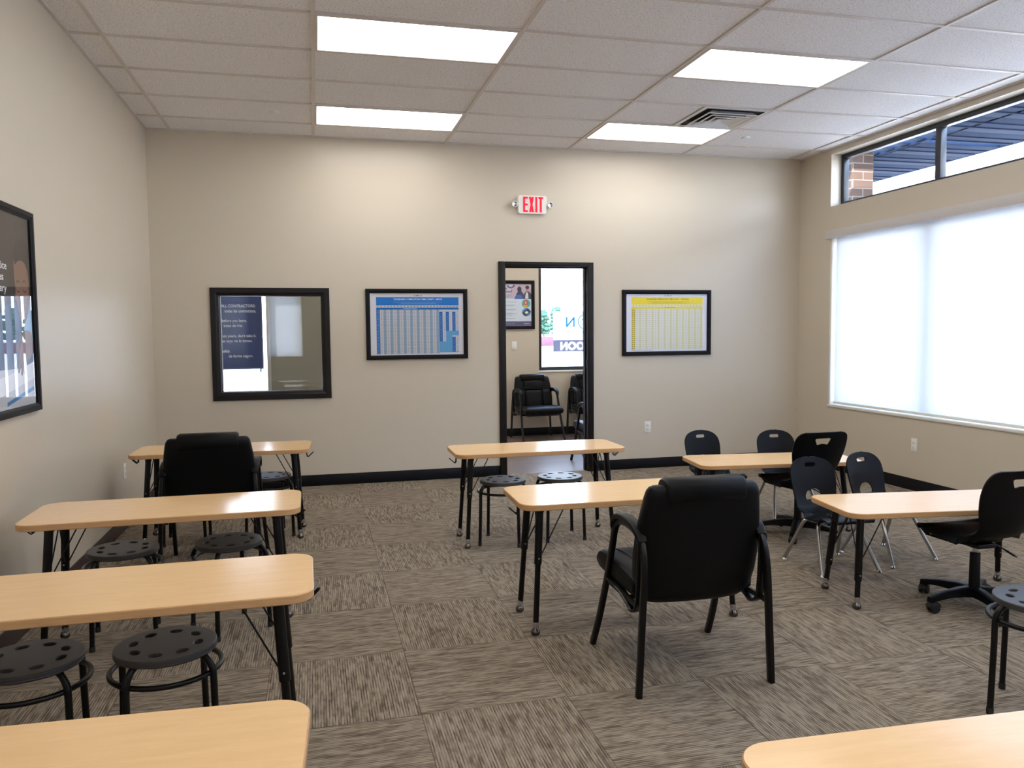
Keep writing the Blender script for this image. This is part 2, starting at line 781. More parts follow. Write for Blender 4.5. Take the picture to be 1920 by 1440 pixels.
def text_geo(body, size=1.0, align='LEFT', sx=1.0, bold=0.0, mirror=False, res=3):
    key = (body, align, round(bold, 4), res)
    if key not in TEXT_CACHE:
        cu = bpy.data.curves.new('text_tmp', 'FONT')
        cu.body = body
        cu.size = 1.0
        cu.align_x = align
        cu.offset = bold
        cu.resolution_u = res
        o = bpy.data.objects.new('text_tmp', cu)
        COL.objects.link(o)
        me = evaluated_mesh(o, 'text_tmp_mesh')
        TEXT_CACHE[key] = ([tuple(v.co) for v in me.vertices], [tuple(p.vertices) for p in me.polygons])
        bpy.data.objects.remove(o)
        bpy.data.curves.remove(cu)
        bpy.data.meshes.remove(me)
    vs_, fs = TEXT_CACHE[key]
    m = -1 if mirror else 1
    return [(x * size * sx * m, y * size) for x, y, z in vs_], fs


class Print:
    """a flat printed sheet in local XZ (facing -Y), one mesh, colour per face"""

    def __init__(s, w, h, base):
        s.bm = bmesh.new()
        s.cl = s.bm.loops.layers.float_color.new('Col')
        s.w, s.h = w, h
        s.k = 0
        s.rect(0, 0, 1, 1, base)

    def _face(s, pts, col, d):
        vs_ = [s.bm.verts.new((x, -d, z)) for x, z in pts]
        try:
            f = s.bm.faces.new(vs_)
        except ValueError:
            return
        for l in f.loops:
            l[s.cl] = col

    def rect(s, u0, v0, u1, v1, col, same=False):
        if not same:
            s.k += 1
        d = s.k * 0.00008
        x0, x1 = (u0 - .5) * s.w, (u1 - .5) * s.w
        z0, z1 = (.5 - v1) * s.h, (.5 - v0) * s.h
        s._face([(x0, z0), (x1, z0), (x1, z1), (x0, z1)], col, d)

    def poly(s, pts, col):
        s.k += 1
        s._face([((u - .5) * s.w, (.5 - v) * s.h) for u, v in pts], col, s.k * 0.00008)

    def blob(s, u, v, ru, rv, col, n=20, a0=0, a1=2 * PI):
        s.poly([(u + ru * math.cos(a0 + (a1 - a0) * k / n), v + rv * math.sin(a0 + (a1 - a0) * k / n)) for k in range(n)], col)

    def ringp(s, u, v, r, th, col, n=28):
        s.k += 1
        d = s.k * 0.00008
        cx, cz = (u - .5) * s.w, (.5 - v) * s.h
        for k in range(n):
            a, b = 2 * PI * k / n, 2 * PI * (k + 1) / n
            s._face([(cx + r * math.cos(a), cz + r * math.sin(a)), (cx + r * math.cos(b), cz + r * math.sin(b)),
                     (cx + (r - th) * math.cos(b), cz + (r - th) * math.sin(b)), (cx + (r - th) * math.cos(a), cz + (r - th) * math.sin(a))], col, d)

    def text(s, body, u, v, size, col, align='LEFT', sx=1.0, bold=0.0, mirror=False):
        s.k += 1
        d = s.k * 0.00008
        vs_, fs = text_geo(body, size, align, sx, bold, mirror)
        cx, cz = (u - .5) * s.w, (.5 - v) * s.h
        bv = [s.bm.verts.new((cx + x, -d, cz + y)) for x, y in vs_]
        for f in fs:
            try:
                ff = s.bm.faces.new([bv[i] for i in f])
            except ValueError:
                continue
            for l in ff.loops:
                l[s.cl] = col

    def build(s, name, parent, loc=(0, 0, 0), rot=(0, 0, 0), mat=None):
        o = obj(name, s.bm, mat or M_print, parent, loc, smooth=False, recalc=False)
        o.rotation_euler = rot
        return o


# ------------------------------------------------------------------ room shell
W = 6.457
H = 3.2137
YR = -10.6            # wall behind the camera
LW = 2.88             # lobby depth
T4, S2 = 1.2192, 0.6096
GX0 = 0.2028          # first main runner
GY0 = -0.4471         # first cross runner


def wall_cells(bm, axis, a0, a1, z0, z1, t0, t1, holes):
    """solid wall in plane; axis 'x' runs along x with thickness in y (t0..t1), or 'y'"""
    As = sorted(set([a0, a1] + [h[0] for h in holes] + [h[1] for h in holes]))
    Zs = sorted(set([z0, z1] + [h[2] for h in holes] + [h[3] for h in holes]))
    solid = {}
    for i in range(len(As) - 1):
        for j in range(len(Zs) - 1):
            am, zm = (As[i] + As[i + 1]) / 2, (Zs[j] + Zs[j + 1]) / 2
            solid[i, j] = not any(h[0] < am < h[1] and h[2] < zm < h[3] for h in holes)
    cache = {}

    def V(a, t, z):
        k = (round(a, 5), round(t, 5), round(z, 5))
        if k not in cache:
            cache[k] = bm.verts.new((a, t, z) if axis == 'x' else (t, a, z))
        return cache[k]
    for (i, j), sld in solid.items():
        if not sld:
            continue
        A0, A1, Z0, Z1 = As[i], As[i + 1], Zs[j], Zs[j + 1]
        bm.faces.new((V(A0, t0, Z0), V(A1, t0, Z0), V(A1, t0, Z1), V(A0, t0, Z1)))
        bm.faces.new((V(A0, t1, Z0), V(A1, t1, Z0), V(A1, t1, Z1), V(A0, t1, Z1)))
        if not solid.get((i - 1, j), False):
            bm.faces.new((V(A0, t0, Z0), V(A0, t1, Z0), V(A0, t1, Z1), V(A0, t0, Z1)))
        if not solid.get((i + 1, j), False):
            bm.faces.new((V(A1, t0, Z0), V(A1, t1, Z0), V(A1, t1, Z1), V(A1, t0, Z1)))
        if not solid.get((i, j - 1), False):
            bm.faces.new((V(A0, t0, Z0), V(A0, t1, Z0), V(A1, t1, Z0), V(A1, t0, Z0)))
        if not solid.get((i, j + 1), False):
            bm.faces.new((V(A0, t0, Z1), V(A0, t1, Z1), V(A1, t1, Z1), V(A1, t0, Z1)))


def wall(name, axis, a0, a1, t0, t1, holes=(), mat=None, z1=None):
    bm = bmesh.new()
    wall_cells(bm, axis, a0, a1, 0.0, z1 or H + 0.12, t0, t1, list(holes))
    return struct(obj(name, bm, mat or M_wall, smooth=False))


DOOR = (3.187, 4.072, 0.0, 2.083)            # clear opening between the jambs is a little smaller
IWIN = (0.52, 1.495, 0.858, 1.81)
BIGW = [(-2.98, -0.545), (-5.62, -3.18)]
WZ0, WZ1 = 0.655, 2.36
CLZ0, CLZ1 = 2.65, 3.165
wall('wall_back', 'x', 0.0, W, 0.0, 0.12, [DOOR, IWIN])
wall('wall_left', 'y', YR, LW + .15, -0.12, 0.0)
holes_r = [(-9.50, -0.545, WZ0, WZ1), (-9.50, -0.52, CLZ0, CLZ1)]
wall('wall_right', 'y', YR, LW + .15, W, W + 0.20, holes_r)
wall('wall_rear', 'x', 0.0, W, YR - 0.15, YR, [(0.39, 1.10, 0.95, 2.40)])
wall('wall_lobby_front', 'x', 0.0, W, LW, LW + 0.15, [(0.0, 0.815, 0.0, 2.35), (1.66, 2.95, 0.0, 2.75), (4.367, 6.25, 0.885, 2.75)])
bm = bmesh.new()
wall_cells(bm, 'x', 0.86, 1.62, 0.0, H, 2.60, LW, [])
struct(obj('wall_lobby_partition', bm, M_wall_dark, smooth=False))  # added block, coloured a darker olive than the beige lobby walls

bm = bmesh.new()
box(bm, -0.12, W + .2, YR - .15, 0.06, -0.12, 0.0)
struct(obj('floor', bm, M_carpet, smooth=False))
bm = bmesh.new()
box(bm, -0.12, W + .2, 0.06, LW + .15, -0.12, 0.0)
struct(obj('floor_lobby', bm, M_vinyl, smooth=False))

# ceiling: a slab with a light grid of tee bars hanging a few millimetres below it
bm = bmesh.new()
box(bm, -0.12, W + .2, YR - .15, LW + .15, H + 0.008, H + 0.25)
ceil = struct(obj('ceiling', bm, M_ceil, smooth=False))
bm = bmesh.new()
gw = 0.012
xs = [GX0 + T4 * i for i in range(6)]
for x in xs:
    box(bm, x - gw, x + gw, YR, 0.0, H - 0.001, H + 0.009)
ys = [GY0 - S2 * k for k in range(17)]
for y in ys:
    box(bm, 0.0, W, y - gw, y + gw, H - 0.0005, H + 0.009)
box(bm, 0.0, 0.02, YR, 0.0, H - 0.002, H + 0.009)
box(bm, W - 0.02, W, YR, 0.0, H - 0.002, H + 0.009)
box(bm, 0.0, W, -0.02, 0.0, H - 0.002, H + 0.009)
g = obj('ceiling_grid', bm, M_grid, ceil, smooth=False)

# baseboards
bm = bmesh.new()
box(bm, 0.0, 3.137, -0.008, 0.0, 0.0, 0.105, 0.003)
box(bm, 4.122, W, -0.008, 0.0, 0.0, 0.105, 0.003)
struct(obj('baseboard_back', bm, M_black_base))
bm = bmesh.new()
box(bm, 0.0, 0.008, YR, -0.008, 0.0, 0.105, 0.003)
struct(obj('baseboard_left', bm, M_brown_base))
bm = bmesh.new()
box(bm, W - 0.008, W, YR, -0.008, 0.0, 0.105, 0.003)
struct(obj('baseboard_right', bm, M_black_base))
bm = bmesh.new()
box(bm, 2.95, W, LW - 0.008, LW, 0.0, 0.105, 0.003)
struct(obj('baseboard_lobby', bm, M_black_base))

# door frame (no leaf in view)
bm = bmesh.new()
OX0, OX1, OZ = 3.137, 4.114, 2.108
# casings on the classroom face, stepped profile
for x0, x1 in ((OX0, DOOR[0] + 0.012), (DOOR[1] - 0.012, OX1)):
    box(bm, x0, x1, -0.022, 0.0, 0.0, OZ, 0.004)
box(bm, DOOR[0] + 0.012, DOOR[1] - 0.012, -0.0222, 0.0, DOOR[3] - 0.012, OZ, 0.004)
# jambs and stop
for x0, x1 in ((DOOR[0], DOOR[0] + 0.02), (DOOR[1] - 0.02, DOOR[1])):
    box(bm, x0, x1, -0.018, 0.135, 0.0, DOOR[3], 0.002)
for x0, x1 in ((DOOR[0] + 0.02, DOOR[0] + 0.032), (DOOR[1] - 0.032, DOOR[1] - 0.02)):
    box(bm, x0, x1, 0.04, 0.08, 0.0, DOOR[3] - 0.02, 0.002)
box(bm, DOOR[0] + 0.02, DOOR[1] - 0.02, -0.018, 0.135, DOOR[3] - 0.02, DOOR[3], 0.002)
box(bm, DOOR[0] + 0.032, DOOR[1] - 0.032, 0.04, 0.08, DOOR[3] - 0.032, DOOR[3] - 0.02, 0.002)
for x0, x1 in ((OX0, DOOR[0] + 0.012), (DOOR[1] - 0.012, OX1)):
    box(bm, x0, x1, 0.12, 0.142, 0.0, OZ, 0.004)
box(bm, DOOR[0] + 0.012, DOOR[1] - 0.012, 0.12, 0.1422, DOOR[3] - 0.012, OZ, 0.004)
struct(obj('door_1', bm, M_door_frame))
bm = bmesh.new()
for z in (0.25, 1.05, 1.82):
    box(bm, DOOR[1] - 0.024, DOOR[1] - 0.019, 0.005, 0.035, z, z + 0.09, 0.002)
obj('hinge', bm, M_alu, bpy.data.objects['door_1'], label='small dark steel hinges')

# interior window with a mitred dark frame
def picture_frame(bm, x0, x1, z0, z1, w, y_out, y_in, step=0.006):
    """mitred frame facing -Y, profile with a small inner step"""
    prof = [(0.0, y_in), (0.0, y_out + 0.004), (0.004, y_out), (w * 0.62, y_out), (w * 0.72, y_out + step * .5), (w, y_out + step), (w, y_in)]
    cor = lambda o: [(x0 + o, z0 + o), (x1 - o, z0 + o), (x1 - o, z1 - o), (x0 + o, z1 - o)]
    rings = [[bm.verts.new((x, y, z)) for x, z in cor(o)] for o, y in prof]
    for a, b in zip(rings, rings[1:] + rings[:1]):
        for k in range(4):
            bm.faces.new((a[k], a[(k + 1) % 4], b[(k + 1) % 4], b[k]))


bm = bmesh.new()
picture_frame(bm, 0.486, 1.528, 0.824, 1.843, 0.072, -0.022, 0.03, 0.012)
w1 = struct(obj('window_1', bm, M_door_frame, smooth=False))
bm = bmesh.new()
box(bm, IWIN[0], IWIN[1], 0.048, 0.054, IWIN[2], IWIN[3])
obj('window_glass', bm, M_glass_int, w1, smooth=False)
bm = bmesh.new()
for a in ((0.52, 0.565), (1.45, 1.495)):
    box(bm, a[0], a[1], 0.03, 0.135, 0.86, 1.81, 0.002)
box(bm, 0.52, 1.495, 0.03, 0.135, 0.858, 0.90, 0.002)
box(bm, 0.52, 1.495, 0.03, 0.135, 1.77, 1.81, 0.002)
obj('window_jamb', bm, M_door_frame, w1)

# big window on the right wall, dark aluminium storefront behind a roller shade
def storefront(name, a_list, z0, z1, x, depth=0.06, bar=0.05, axis='y'):
    bm = bmesh.new()
    def bx_(a0, a1, c0, c1):
        if axis == 'y':
            box(bm, x, x + depth, a0, a1, c0, c1, 0.004)
        else:
            box(bm, a0, a1, x, x + depth, c0, c1, 0.004)
    A0, A1 = a_list[0], a_list[-1]
    bx_(A0, A1, z0, z0 + bar)
    bx_(A0, A1, z1 - bar, z1)
    for i, a in enumerate(a_list):
        if i == 0:
            bx_(a, a + bar, z0 + bar, z1 - bar)
        elif i == len(a_list) - 1:
            bx_(a - bar, a, z0 + bar, z1 - bar)
        else:
            bx_(a - bar * .7, a + bar * .7, z0 + bar, z1 - bar)
    fr = struct(obj(name, bm, M_alu))
    for a, b in zip(a_list, a_list[1:]):
        bm = bmesh.new()
        if axis == 'y':
            box(bm, x + depth * .45, x + depth * .55, a, b, z0 + bar * .6, z1 - bar * .6)
        else:
            box(bm, a, b, x + depth * .45, x + depth * .55, z0 + bar * .6, z1 - bar * .6)
        obj('window_glass', bm, M_glass, fr, smooth=False)
    return fr


storefront('window_2', [-9.50, -8.24, -6.95, -5.67, -4.40, -3.10, -1.80, -0.545], WZ0, WZ1, W + 0.11)
storefront('window_3', [-9.50, -8.24, -6.95, -5.67, -4.40, -3.10, -1.80, -0.52], CLZ0, CLZ1, W + 0.115, bar=0.045)
# white sill / return under the big window
bm = bmesh.new()
box(bm, W - 0.012, W + 0.11, -9.50, -0.535, WZ0 - 0.02, WZ0 + 0.004, 0.003)
box(bm, W - 0.004, W + 0.11, -0.56, -0.535, WZ0, WZ1, 0.002)
struct(obj('trim_1', bm, M_white_trim))

rs = thing('roller_shade', 'wide white translucent roller shade covering the big window on the right wall', 'roller shade', (W, -1.8, 0))
def loc_box(root, name, mats, *b, bev=0.0, sm=True, label=None):
    bm = bmesh.new()
    box(bm, b[0] - root.location.x, b[1] - root.location.x, b[2] - root.location.y, b[3] - root.location.y, b[4] - root.location.z, b[5] - root.location.z, bev)
    return obj(name, bm, mats, root, smooth=sm, label=label)
bm = bmesh.new()
vsx = [bm.verts.new(c) for c in ((0.03, -9.48 + 1.8, WZ0 + 0.03), (0.03, -0.585 + 1.8, WZ0 + 0.03), (0.03, -0.585 + 1.8, 2.335), (0.03, -9.48 + 1.8, 2.335))]
bm.faces.new(vsx)
obj('shade_fabric', bm, M_shade, rs, smooth=False)
loc_box(rs, 'headbox', mat_simple('headbox_fabric', srgb(206, 201, 199), 0.7), W - 0.055, W + 0.0, -9.55, -0.507, 2.325, 2.405, bev=0.004, label='white fabric-covered headbox')
loc_box(rs, 'bottom_rail', M_plastic_white, W + 0.022, W + 0.040, -9.48, -0.575, WZ0 + 0.012, WZ0 + 0.036, bev=0.004)

# rear window behind the camera (seen only as a reflection)
fr = storefront('window_4', [0.39, 1.10], 0.95, 2.40, YR - 0.12, axis='x')
r2 = thing('roller_shade', 'narrow white roller shade on the small window of the rear wall', 'roller shade', (0.745, YR, 0))
bm = bmesh.new()
bm.faces.new([bm.verts.new(c) for c in ((-0.375, 0.03, 0.92), (0.375, 0.03, 0.92), (0.375, 0.03, 2.38), (-0.375, 0.03, 2.38))])
obj('shade_fabric', bm, M_shade_thin, r2, smooth=False)
loc_box(r2, 'headbox', M_plastic_white, 0.36, 1.13, YR + 0.005, YR + 0.06, 2.37, 2.43, bev=0.004)

# lobby storefront
storefront('window_5', [4.367, 5.75, 6.25], 0.885, 2.75, LW + 0.04, axis='x')
bm = bmesh.new()
box(bm, 4.36, 6.25, LW - 0.012, LW + 0.04, 0.862, 0.887, 0.003)
struct(obj('trim_2', bm, M_white_trim))
storefront('window_6', [1.66, 2.30, 2.95], 0.0, 2.75, LW + 0.04, axis='x')
d2 = storefront('door_2', [0.0, 0.815], 0.0, 2.35, LW + 0.04, axis='x', bar=0.012)
bm = bmesh.new()
tube(bm, fillet([(0.72, LW + 0.04, 0.95), (0.72, LW + 0.005, 0.95), (0.72, LW + 0.005, 1.25), (0.72, LW + 0.04, 1.25)], 0.02), 0.01, 8)
obj('door_handle', bm, M_alu, d2, label='dark bar handle')
vb = thing('vertical_blind', 'pale vertical blind on the lobby front window, seen reflected in the left wall poster', 'blind', (2.3, LW, 0))
for k in range(13):
    bm = bmesh.new()
    xc = -0.60 + 0.10 * k
    q = [bm.verts.new(c) for c in ((xc - .044, -0.080, 0.06), (xc + .044, -0.030, 0.06), (xc + .044, -0.030, 2.66), (xc - .044, -0.080, 2.66))]
    bm.faces.new(q)
    obj('slat', bm, M_shade, vb, smooth=False)
bm = bmesh.new()
box(bm, -0.66, 0.66, -0.08, -0.03, 2.66, 2.71, 0.004)
obj('headrail', bm, M_plastic_white, vb)
bm = bmesh.new()
box(bm, 0.80, 0.86, LW - 0.03, LW + 0.0, 0.0, 2.35, 0.003)
struct(obj('trim_3', bm, M_steel))

# ------------------------------------------------------------------ ceiling fittings
def ceiling_light(ix, row, label, yoff=None, x0=None, mat=None):
    X0 = (GX0 + T4 * ix if x0 is None else x0) + gw
    X1 = X0 + T4 - 2 * gw
    Y1 = (GY0 - S2 * row if yoff is None else yoff) - gw
    Y0 = Y1 - S2 + 2 * gw
    cx, cy_ = (X0 + X1) / 2, (Y0 + Y1) / 2
    t = thing('ceiling_light', label, 'ceiling light', (cx, cy_, H), 0, 'recessed ceiling light panels')
    w, d = (X1 - X0) / 2, (Y1 - Y0) / 2
    bm = bmesh.new()
    fw = 0.016
    box(bm, -w, w, -d, -d + fw, -0.004, 0.008, 0.001)
    box(bm, -w, w, d - fw, d, -0.004, 0.008, 0.001)
    box(bm, -w, -w + fw, -d + fw, d - fw, -0.004, 0.008, 0.001)
    box(bm, w - fw, w, -d + fw, d - fw, -0.004, 0.008, 0.001)
    obj('frame', bm, M_grid, t)
    bm = bmesh.new()
    box(bm, -w + fw, w - fw, -d + fw, d - fw, 0.0005, 0.006)
    obj('diffuser', bm, mat or M_panel, t, smooth=False)
    return t


ceiling_light(1, 0, 'farther glowing light panel in the left column, close to the back wall')
ceiling_light(1, 3, 'nearer glowing light panel in the left column, the largest one in view')
ceiling_light(3, 0, 'farther glowing light panel in the right column, beside the air vent')
ceiling_light(3, 3, 'nearer glowing light panel in the right column, towards the windows')
ceiling_light(1, 6, 'light panel in the left column just behind the viewer')
ceiling_light(3, 6, 'light panel in the right column just behind the viewer')
ceiling_light(1, 9, 'light panel in the left column, second behind the viewer')
ceiling_light(3, 9, 'light panel in the right column, second behind the viewer')
ceiling_light(1, 12, 'light panel in the left column near the rear wall')
ceiling_light(3, 12, 'light panel in the right column near the rear wall')
ceiling_light(0, 0, 'light panel over the lobby chairs', yoff=1.9, x0=3.6, mat=M_panel_lobby)
ceiling_light(0, 0, 'light panel over the left part of the lobby', yoff=1.5, x0=0.4, mat=M_panel_lobby)
ceiling_light(0, 0, 'added light panel brightening the middle of the lobby', yoff=1.5, x0=2.1, mat=M_panel_lobby)  # out-of-view panel added to brighten the lobby
ceiling_light(0, 0, 'added light panel brightening the right part of the lobby', yoff=1.5, x0=5.1, mat=M_panel_lobby)  # second added panel, also unseen, for more lobby light

# air vent (four-way louvred diffuser)
vx1 = GX0 + T4 * 4 - gw
vx0 = vx1 - S2 + 2 * gw
vy1 = GY0 - S2 * 1 - gw
vy0 = vy1 - S2 + 2 * gw
vt = thing('air_vent', 'square white louvred air vent in the ceiling beside a light panel', 'air vent', ((vx0 + vx1) / 2, (vy0 + vy1) / 2, H))
hw = (vx1 - vx0) / 2
bm = bmesh.new()
def sq_ring(bm, r0, z0, r1, z1, th=0.0015):
    a = [bm.verts.new((sx_ * r0, sy_ * r0, z0)) for sx_, sy_ in ((-1, -1), (1, -1), (1, 1), (-1, 1))]
    b = [bm.verts.new((sx_ * r1, sy_ * r1, z1)) for sx_, sy_ in ((-1, -1), (1, -1), (1, 1), (-1, 1))]
    c = [bm.verts.new((v.co.x, v.co.y, v.co.z + th)) for v in a]
    d = [bm.verts.new((v.co.x, v.co.y, v.co.z + th)) for v in b]
    for k in range(4):
        k2 = (k + 1) % 4
        bm.faces.new((a[k], a[k2], b[k2], b[k]))
        bm.faces.new((c[k], c[k2], d[k2], d[k]))
        bm.faces.new((a[k], a[k2], c[k2], c[k]))
        bm.faces.new((b[k], b[k2], d[k2], d[k]))
sq_ring(bm, hw, 0.0, hw - 0.03, -0.004)
obj('frame', bm, M_vent, vt, smooth=False)
for i, r in enumerate((0.235, 0.175, 0.115, 0.06)):
    bm = bmesh.new()
    sq_ring(bm, r, -0.028, r - 0.012, -0.030)
    sq_ring(bm, r - 0.012, -0.030, r - 0.052, 0.006)
    obj('louvre', bm, M_vent, vt, smooth=False)
bm = bmesh.new()
box(bm, -hw + .01, hw - .01, -hw + .01, hw - .01, 0.0070, 0.0078)
obj('backing', bm, M_duct, vt, smooth=False)

def ceiling_cap(x, y, label):
    bm = bmesh.new()
    lathe(bm, [(0.0, -0.012), (0.030, -0.012), (0.036, -0.008), (0.040, -0.001), (0.040, 0.0)], (0, 0, 0), 28)
    o = obj('sprinkler_cover', bm, M_vent, None, (x, y, H + 0.008))
    o['label'] = label
    o['category'] = 'sprinkler cover'
    o['group'] = 'round ceiling sprinkler covers'
    return o
ceiling_cap(1.11, -0.76, 'round white sprinkler cover in the left part of the ceiling')
ceiling_cap(5.35, -0.77, 'round white sprinkler cover in the ceiling beyond the air vent')

# ------------------------------------------------------------------ exit sign
et = thing('exit_sign', 'white exit sign with lit red letters and two lamp heads above the doorway', 'exit sign', (3.478, 0.0, 2.657))
bm = bmesh.new()
ol = rrect(0.285, 0.175, 0.022, 6)
def prism_y(bm, outline, y0, y1, ease=0.003):
    def ring(y, s):
        return [bm.verts.new((x * s, y, z * s)) for x, z in outline]
    rs_ = [ring(y0, 1), ring(y1 + ease, 1), ring(y1, 0.985)]
    n = len(outline)
    for a, b in zip(rs_, rs_[1:]):
        for k in range(n):
            bm.faces.new((a[k], a[(k + 1) % n], b[(k + 1) % n], b[k]))
    bm.faces.new(rs_[0][::-1])
    bm.faces.new(rs_[-1])
prism_y(bm, ol, 0.0, -0.045)
obj('housing', bm, M_plastic_white, et)
def stroke_letters(bm, defs, d0, d1):
    for poly in defs:
        a = [bm.verts.new((x, d0, z)) for x, z in poly]
        b = [bm.verts.new((x, d1, z)) for x, z in poly]
        n = len(poly)
        bm.faces.new(b)
        bm.faces.new(a[::-1])
        for k in range(n):
            bm.faces.new((a[k], a[(k + 1) % n], b[(k + 1) % n], b[k]))
def R4(x0, x1, z0, z1):
    return [(x0, z0), (x1, z0), (x1, z1), (x0, z1)]
hz = 0.074
let = [('E', [R4(-.094, -.075, -hz, hz), R4(-.075, -.047, hz - .019, hz), R4(-.075, -.047, -.009, .009), R4(-.075, -.047, -hz, -hz + .019)]),
       ('X', [[(-.033, -hz), (-.013, -hz), (.012, hz), (-.008, hz)], [(-.033, hz), (-.008 - .006, 0.006), (-.004, -.006 + .012), (-.013, hz)], [(.012, -hz), (-.008, -hz), (-.016, -0.006), (-.004, .004)]]),
       ('I', [R4(.029, .048, -hz, hz)]),
       ('T', [R4(.074, .093, -hz, hz - .019), R4(.060, .107, hz - .019, hz)])]
for i, (ch, polys) in enumerate(let):
    bm = bmesh.new()
    if ch == 'X':
        polys = [[(-.034, -hz), (-.014, -hz), (.014, hz), (-.006, hz)], [(-.034, hz), (-.014, hz), (.014, -hz), (-.006, -hz)]]
        a, b = polys
        stroke_letters(bm, [a], -0.0485, -0.0445)
        stroke_letters(bm, [b], -0.0486, -0.0446)
    else:
        stroke_letters(bm, polys, -0.0485, -0.0445)
    obj('letter', bm, M_exit_red, et, smooth=False)
for s in (-1, 1):
    bm = bmesh.new()
    cx = s * 0.178
    lathe(bm, [(0.0, -0.050), (0.017, -0.052), (0.026, -0.060), (0.030, -0.058), (0.030, -0.040), (0.022, -0.012), (0.012, -0.002), (0.0, -0.002)], (cx, 0, 0), 24, 0, 'Y')
    h = obj('lamp_head', bm, M_plastic_white, et)
    bm = bmesh.new()
    lathe(bm, [(0.0, -0.054), (0.014, -0.055), (0.022, -0.0585), (0.022, -0.052), (0.0, -0.050)], (cx, 0, 0), 20, 0, 'Y')
    obj('lens', bm, M_chrome, h)
    bm = bmesh.new()
    box(bm, min(s * .13, cx - s * .02), max(s * .13, cx - s * .02), -0.04, -0.012, -0.012, 0.012, 0.004)
    obj('bracket', bm, M_plastic_white, et)

# ------------------------------------------------------------------ outlets and switch
def wall_plate(name, label, cat, loc, rz, kind='outlet', group=None):
    """built facing -Y"""
    t = thing(name, label, cat, loc, rz, group)
    bm = bmesh.new()
    box(bm, -0.0355, 0.0355, -0.006, 0.0, -0.0585, 0.0585, 0.003)
    obj('cover_plate', bm, M_plastic_white, t)
    if kind == 'outlet':
        for zc in (-0.02, 0.02):
            bm = bmesh.new()
            box(bm, -0.0165, 0.0165, -0.0085, -0.005, zc - 0.0145, zc + 0.0145, 0.002)
            s = obj('socket', bm, M_plastic_white, t)
            bm = bmesh.new()
            for a, b, c, d in ((-.008, -.0055, -.002, .007), (.0055, .008, -.002, .007), (-.0025, .0025, -.0095, -.005)):
                box(bm, a, b, -0.0089, -0.0080, zc + c, zc + d)
            obj('slot', bm, M_slot, s, smooth=False, label='black socket slots')
    else:
        bm = bmesh.new()
        box(bm, -0.016, 0.016, -0.0095, -0.005, -0.033, 0.033, 0.002)
        obj('rocker', bm, M_plastic_white, t)
    return t


wall_plate('wall_outlet', 'white wall outlet on the back wall to the right of the doorway', 'wall outlet', (4.707, 0, 0.428), 0, group='white wall outlets')
wall_plate('wall_outlet', 'white wall outlet on the right wall below the shaded window', 'wall outlet', (W, -1.743, 0.403), -PI / 2, group='white wall outlets')
wall_plate('wall_outlet', 'white wall outlet on the left wall beside the farthest table', 'wall outlet', (0, -1.264, 0.426), PI / 2, group='white wall outlets')
wall_plate('light_switch', 'white light switch on the lobby wall below the framed poster', 'light switch', (4.017, LW, 1.233), 0, 'switch')

# ------------------------------------------------------------------ framed prints
def framed(name, label, cat, x0, x1, z0, z1, fw, P, y=0.0, rz=0.0, loc=None, wash=None):
    cx, cz = (x0 + x1) / 2, (z0 + z1) / 2
    t = thing(name, label, cat, loc or (cx, y, cz), rz)
    w, h = (x1 - x0), (z1 - z0)
    bm = bmesh.new()
    picture_frame(bm, -w / 2, w / 2, -h / 2, h / 2, fw, -0.028, 0.0, 0.008)
    obj('picture_frame', bm, M_pic_frame, t, smooth=False)
    P.build('printed_sheet', t, (0, -0.008, 0))
    bm = bmesh.new()
    box(bm, -w / 2 + fw * .9, w / 2 - fw * .9, -0.0165, -0.0145, -h / 2 + fw * .9, h / 2 - fw * .9)
    obj('glass', bm, M_glass, t, smooth=False)
    return t


def logo(P, u, v, size, col, mirror=False):
    """KUMON wordmark whose O is a circle with a small face"""
    s = size
    P.text('KUM', u - (-1 if mirror else 1) * s * 0.55 / P.w, v, s, col, 'RIGHT' if not mirror else 'RIGHT', 1.25, 0.01, mirror)
    P.ringp(u, v - s * 0.36 / P.h, s * 0.52, s * 0.07, col)
    for du in (-.16, .16):
        P.blob(u + du * s / P.w, v - s * 0.42 / P.h, s * 0.05 / P.w, s * 0.07 / P.h, col, 10)
    P.rect(u - .12 * s / P.w, v - s * .2 / P.h, u + .12 * s / P.w, v - s * .15 / P.h, col)
    P.text('N', u + (-1 if mirror else 1) * s * 0.62 / P.w, v, s, col, 'LEFT', 1.25, 0.01, mirror)


# blue chart
BL, BD, BM_, BP = srgb(0, 116, 205), srgb(0, 100, 188), srgb(96, 165, 218), srgb(150, 190, 222)
GREY, INK = srgb(214, 212, 218), srgb(70, 70, 80)
WH = srgb(236, 236, 240)
P = Print(0.895, 0.593, srgb(222, 222, 230))
logo(P, .525, .055, 0.017, INK)
P.rect(.068, .07, .946, .20, BL)
P.text('STANDARD COMPLETION TIME CHART - MATH', .51, .115, 0.0215, WH, 'CENTER', 1.0, 0.012)
for v, a, b in ((.145, .25, .77), (.160, .33, .70), (.177, .30, .74)):
    for k in range(34):
        uu = a + (b - a) * k / 34
        P.rect(uu, v, uu + (b - a) / 34 * .72, v + .006, srgb(130, 185, 230), same=k > 0)
P.rect(.068, .205, .946, .232, srgb(206, 206, 214))
for k in range(25):
    P.rect(.075 + .035 * k, .213, .095 + .035 * k, .224, srgb(120, 120, 130), same=k > 0)
P.rect(.068, .235, .946, .268, BD)
P.rect(.35, .248, .50, .256, srgb(140, 190, 230))
P.rect(.068, .268, .105, .975, BD)
for k in range(18):
    P.rect(.105 + .035 * k, .268, .140 + .035 * k, .975, srgb(212, 210, 214) if k % 2 == 0 else srgb(150, 178, 206), same=k > 0)
P.rect(.735, .268, .946, .96, BM_)
P.rect(.735, .268, .946, .302, srgb(196, 204, 216))
